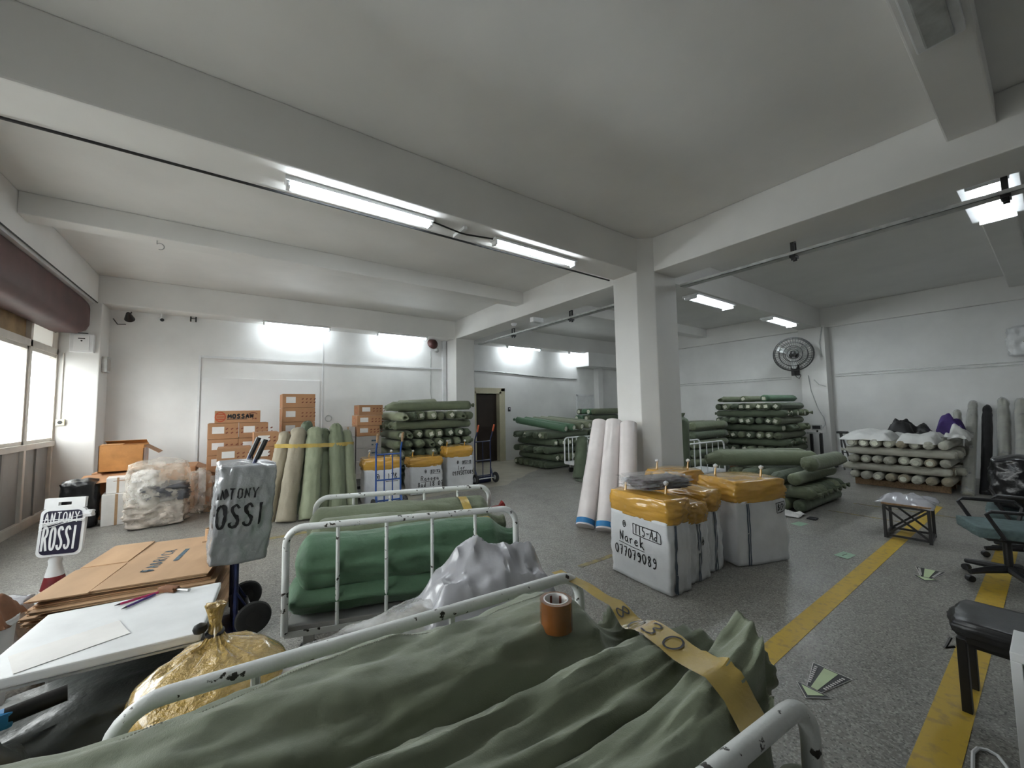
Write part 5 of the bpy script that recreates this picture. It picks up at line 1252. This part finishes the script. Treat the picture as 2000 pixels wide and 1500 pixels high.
# white framed side unit at the frame edge
t = thing('side_unit', 'narrow white unit with grey sides near the bench', 'cabinet', (2.28, .15, 0))
MB().box(-.11, .11, -1.2, 0, .67, .70).build('top', 'wht', t, .003)
for y in (0, -1.2):
    for x in (-.11, .085): MB().box(x, x+.025, y-.025, y, 0, .67).build('post', 'wht', t, .002)
MB().box(-.10, -.095, -1.18, -.02, .05, .66).build('side_panel', 'dgrey', t); MB().box(-.085, .085, -.018, -.012, .05, .66).build('end_panel', 'dgrey', t)
pipe('floor_cable', 'white cable looping over the floor beside the side unit', [(2.40, .10, .009), (2.5, .15, .008), (2.62, .20, .008), (2.70, .225, .008), (2.75, .25, .008), (2.76, .28, .008), (2.74, .305, .008), (2.69, .315, .008), (2.62, .31, .008), (2.5, .30, .008), (2.3, .30, .008), (2.0, .31, .008)], .007, 'wht', 'cable', 6)
# ================================================================ floor markings
def strip(x0, x1, y0, y1, label, mat='stripe_y'):
    tag(MB().box(x0, x1, y0, y1, .0005, .0025).build('floor_line', mat, None), label, 'floor line')
strip(1.2, 8.6, 1.085, 1.21, 'worn yellow floor line running past the crossed frame stool')
strip(.8, 8.6, .335, .475, 'broad yellow floor line running under the bench legs')
strip(7.10, 7.15, 1.25, 2.05, 'thin faded yellow line beside the low green heap', 'stripe_f'); strip(7.9, 7.95, .5, 1.95, 'thin faded yellow line before the beige stack', 'stripe_f')
strip(-.1, 1.6, 5.76, 5.86, 'faded yellow floor line in front of the standing roll bundle', 'stripe_f'); strip(2.8, 3.3, 2.80, 2.86, 'short faded yellow mark beside the white bales', 'stripe_f')
def sticker(name, label, polys, cat='floor sticker'):
    t = thing(name, label, cat); z = .003
    for nm, P, mat in polys:
        MB().prism(P, z, z+.0008).build(nm, mat, t); z += .0009
    return t
def sh(P, k):
    cx, cy = sum(p[0] for p in P)/len(P), sum(p[1] for p in P)/len(P); return [(cx+(x-cx)*k, cy+(y-cy)*k) for x, y in P]
def arrow_at(c, d, s, label):
    dx, dy = d; l = math.hypot(dx, dy); dx, dy = dx/l, dy/l
    g = lambda u, v: (c[0]+(dx*u-dy*v)*s, c[1]+(dy*u+dx*v)*s)
    hd = [g(.22, 0), g(0, .17), g(0, -.17)]; tl = [g(-.02, .07), g(-.02, -.07), g(-.60, -.20), g(-.60, .20)]
    mid = [g(-.02, .035), g(-.02, -.035), g(-.575, -.075), g(-.575, .075)]
    t = sticker('floor_arrow', label, [('border', sh(tl, 1.06), 'paper'), ('border', sh(hd, 1.10), 'paper'), ('ground', tl, 'black'), ('ground', hd, 'black'), ('glow_bar', mid, 'glow'), ('glow_head', sh(hd, .70), 'glow')])
    m = MB()
    for sg_ in (-1, 1):
        for k in range(9):
            u = -.10-.05*k; v = sg_*(.065+.07*k/9); m.add([(*g(u, v), .0088), (*g(u-.03, v), .0088), (*g(u-.03, v+sg_*.035), .0088), (*g(u, v+sg_*.035), .0088)], [(0, 1, 2, 3)])
    tag(m.build('small_print', 'paper', t), kind='stuff')
arrow_at((2.60, .87), (-1, .03), .44, 'pale green and black arrow sticker on the floor by the near trolley')
arrow_at((5.02, .775), (-1, -.04), .46, 'green arrow sticker on the floor between the yellow lines')
sticker('floor_sticker', 'green and white sticker on the floor beside the yellow line', [('sheet', [(5.06, 1.44), (5.26, 1.41), (5.23, 1.30), (5.03, 1.32)], 'gstick'), ('stroke', [(5.10, 1.385), (5.2, 1.37), (5.198, 1.36), (5.10, 1.375)], 'sackB')])
sticker('floor_sticker', 'small green sticker half hidden by the olive sack mouth', [('sheet', [(2.80, 1.35), (2.90, 1.45), (2.96, 1.38)], 'glow')])
sticker('floor_sticker', 'green sticker on the floor at the foot of the low heap', [('sheet', [(5.95, 2.13), (6.15, 2.10), (6.12, 1.98), (5.93, 2.01)], 'gstick')])
cloth('paper_scrap', 'crumpled white paper scraps at the foot of the low heap', 'paper', 'paper', 6.30, 6.58, 2.15, 2.45, .002, .05, 4.9, nx=14, ny=14, sc=9)
tag(MB().box(6.36, 6.48, 1.98, 2.08, .002, .02).build('box_scrap', 'black', None, .003), 'small dark carton scrap on the floor by the low heap', 'scrap')
# ================================================================ wall and ceiling fittings
t = thing('alarm_cabinet', 'white alarm cabinet on the window corner column', 'cabinet', (-2.08, 9.40, 2.62))
MB().box(-.14, .14, -.09, -.001, 0, .31).build('case', 'wht', t, .01); MB().box(-.09, .09, -.097, -.09, .03, .28).build('cover', 'panel', t, .002)
MB().box(-.04, .04, -.0985, -.097, .22, .235).build('mark', 'black', t); MB().cyl((0, -.0985, .19), (0, -.097, .19), .012, 10).build('indicator', 'black', t)
tag(MB().tube([(-2.38, 9.30, 2.92), (-2.28, 9.33, 2.96), (-2.15, 9.36, 2.945), (-2.02, 9.36, 2.945)], .006, 6).build('panel_cable', 'black', None, 0, True), 'thin black cable over the alarm cabinet', 'cable')
t = thing('meter_box', 'small grey box on the side of the corner column', 'box', (-1.88, 9.60, 2.32)); MB().box(.001, .07, -.08, .16, 0, .27).build('case', 'gsteel', t, .006); MB().box(.07, .074, -.06, .14, .03, .24).build('lid', 'wcarton', t, .001)
t = thing('wall_socket', 'yellowed socket box low on the window corner column', 'socket', (-2.28, 9.40, 1.42)); MB().box(-.05, .05, -.045, -.001, 0, .10).build('box', 'skin_door', t, .006); MB().cyl((0, -.047, .05), (0, -.045, .05), .028, 14).build('outlet', 'black', t)
pipe('socket_conduit', 'thin conduit running down to the yellowed socket', [(-2.29, 9.385, 2.60), (-2.29, 9.385, 1.53)], .010, 'cream', 'conduit', 6)
t = thing('speaker', 'small dark loudspeaker under the back beam by the corner', 'speaker', (-1.60, 9.80, 3.50)); MB().cyl((0, .1, -.02), (0, -.0, -.10), .012, 8).build('bracket', 'blackm', t); MB().lathe([(.03, .14), (.07, 0), (.075, -.02), (.03, -.02)], 16, (0, -.02, -.16), Matrix.Rotation(math.radians(60), 3, 'X')).build('horn', 'blackm', t, 0, True)
MB().tube([(-.24, .13, -.16), (-.18, .13, -.26), (-.06, .06, -.26)], .008, 6).build('cable', 'black', t, 0, True)
t = thing('camera_dome', 'small white bullet camera under the back beam', 'camera', (-1.18, 9.86, 3.50)); MB().cyl((0, 0, 0), (0, -.02, -.10), .012, 8).build('stem', 'wht', t); MB().tube([(-.02, .04, -.10), (.03, -.12, -.14)], .035, 12).build('body', 'wht', t, 0, True); MB().tube([(.03, -.12, -.14), (.034, -.132, -.143)], .03, 12).build('lens', 'black', t, 0, True)
t = thing('junction_bracket', 'small dark bracket under the back beam', 'bracket', (-.70, 9.86, 3.50)); MB().box(-.05, -.03, -.02, .02, -.10, 0).box(.03, .05, -.02, .02, -.10, 0).box(-.05, .05, -.02, .02, -.04, -.03).build('hanger', 'blackm', t)
t = thing('alarm_horn', 'dark siren and pale floodlight on the wall beside the back column', 'siren', (4.42, 9.93, 3.30)); MB().lathe([(.05, .10), (.13, .05), (.15, 0), (.03, -.01)], 18, (-.05, -.12, .08), Matrix.Rotation(math.radians(70), 3, 'X')).build('siren', 'maroon', t, 0, True); MB().lathe([(.03, .08), (.07, 0), (.06, -.01)], 14, (.08, -.10, -.08), Matrix.Rotation(math.radians(80), 3, 'X')).build('floodlight', 'gsteel', t, 0, True); MB().box(-.04, .06, -.06, .018, -.02, .08).build('mount', 'blackm', t)
pipe('siren_cable', 'thin cable dangling down the wall below the siren', [(4.36, 9.935, 3.2), (4.37, 9.935, 2.6), (4.35, 9.935, 2.1), (4.42, 9.935, 1.7), (4.52, 9.935, 1.45)], .007, 'gsteel', 'cable', 6)
t = thing('switch', 'small black access reader beside the inner doorway', 'switch', (6.98, 9.95, 1.50)); MB().box(-.04, .04, -.03, -.001, 0, .13).build('case', 'black', t, .006); MB().box(-.02, .02, -.032, -.03, .06, .10).build('display', 'wht', t)
t = thing('wall_ring', 'small grey ring hung on the white wall behind the roll bundle', 'ring', (1.80, 9.935, 1.42)); MB().tube(arc((0, -.01, 0), .07, 0, 2*PI, 20)[:-1], .012, 6, True).build('ring', 'gsteel', t, 0, True); MB().box(-.006, .006, -.01, .014, .06, .085).build('hook', 'blackm', t)
t = thing('ceiling_hook', 'small wire hook under the ceiling rib', 'hook', (-.84, 6.45, 3.75)); MB().tube([(0, 0, 0), (0, 0, -.04)]+[tuple(p) for p in arc((0.03, 0, -.07), .04, PI*.8, -PI*.6, 10)], .006, 6).build('wire', 'gsteel', t, 0, True)
t = thing('emergency_light', 'white emergency light box on the long beam underside', 'light', (5.18, 6.35, HB)); MB().box(-.10, .18, -.06, .06, -.10, 0).build('case', 'wht', t, .012); MB().box(-.06, .14, -.045, .045, -.106, -.10).build('diffuser', 'gsteel', t)
t = thing('smoke_detector', 'small white detector under the long beam', 'detector', (5.12, 7.05, HB)); MB().lathe([(.03, -.06), (.06, -.03), (.065, 0), (.01, 0)], 18).build('body', 'wht', t, 0, True)
for x in (1.95,): 
    t = thing('conduit_clip', 'short white conduit clip between the two cross beam lights', 'clip', (x, 3.62, HB)); MB().box(-.02, .02, -.10, .16, -.035, 0).build('strap', 'wht', t, .004)
pipe('light_cable', 'dark cable linking the two lights under the cross beam', [(1.6, 3.60, HB-.014), (1.92, 3.60, HB-.05), (2.0, 3.6, HB-.05), (2.34, 3.60, HB-.014)], .010, 'black', 'cable', 6)
# dark cloth roll propped at the cage trolley
upright((6.28, 6.28, 0), (6.52, 6.38, .92), .13, 'sackB', 'dark green sack propped upright against the cage trolley', 77.0)
cloth('green_cloth', 'dark green cloth spread at the foot of the propped sack', 'cloth', 'sackB', 6.0, 6.42, 5.85, 6.14, .002, .05, 7.7, nx=14, ny=14, sc=5)
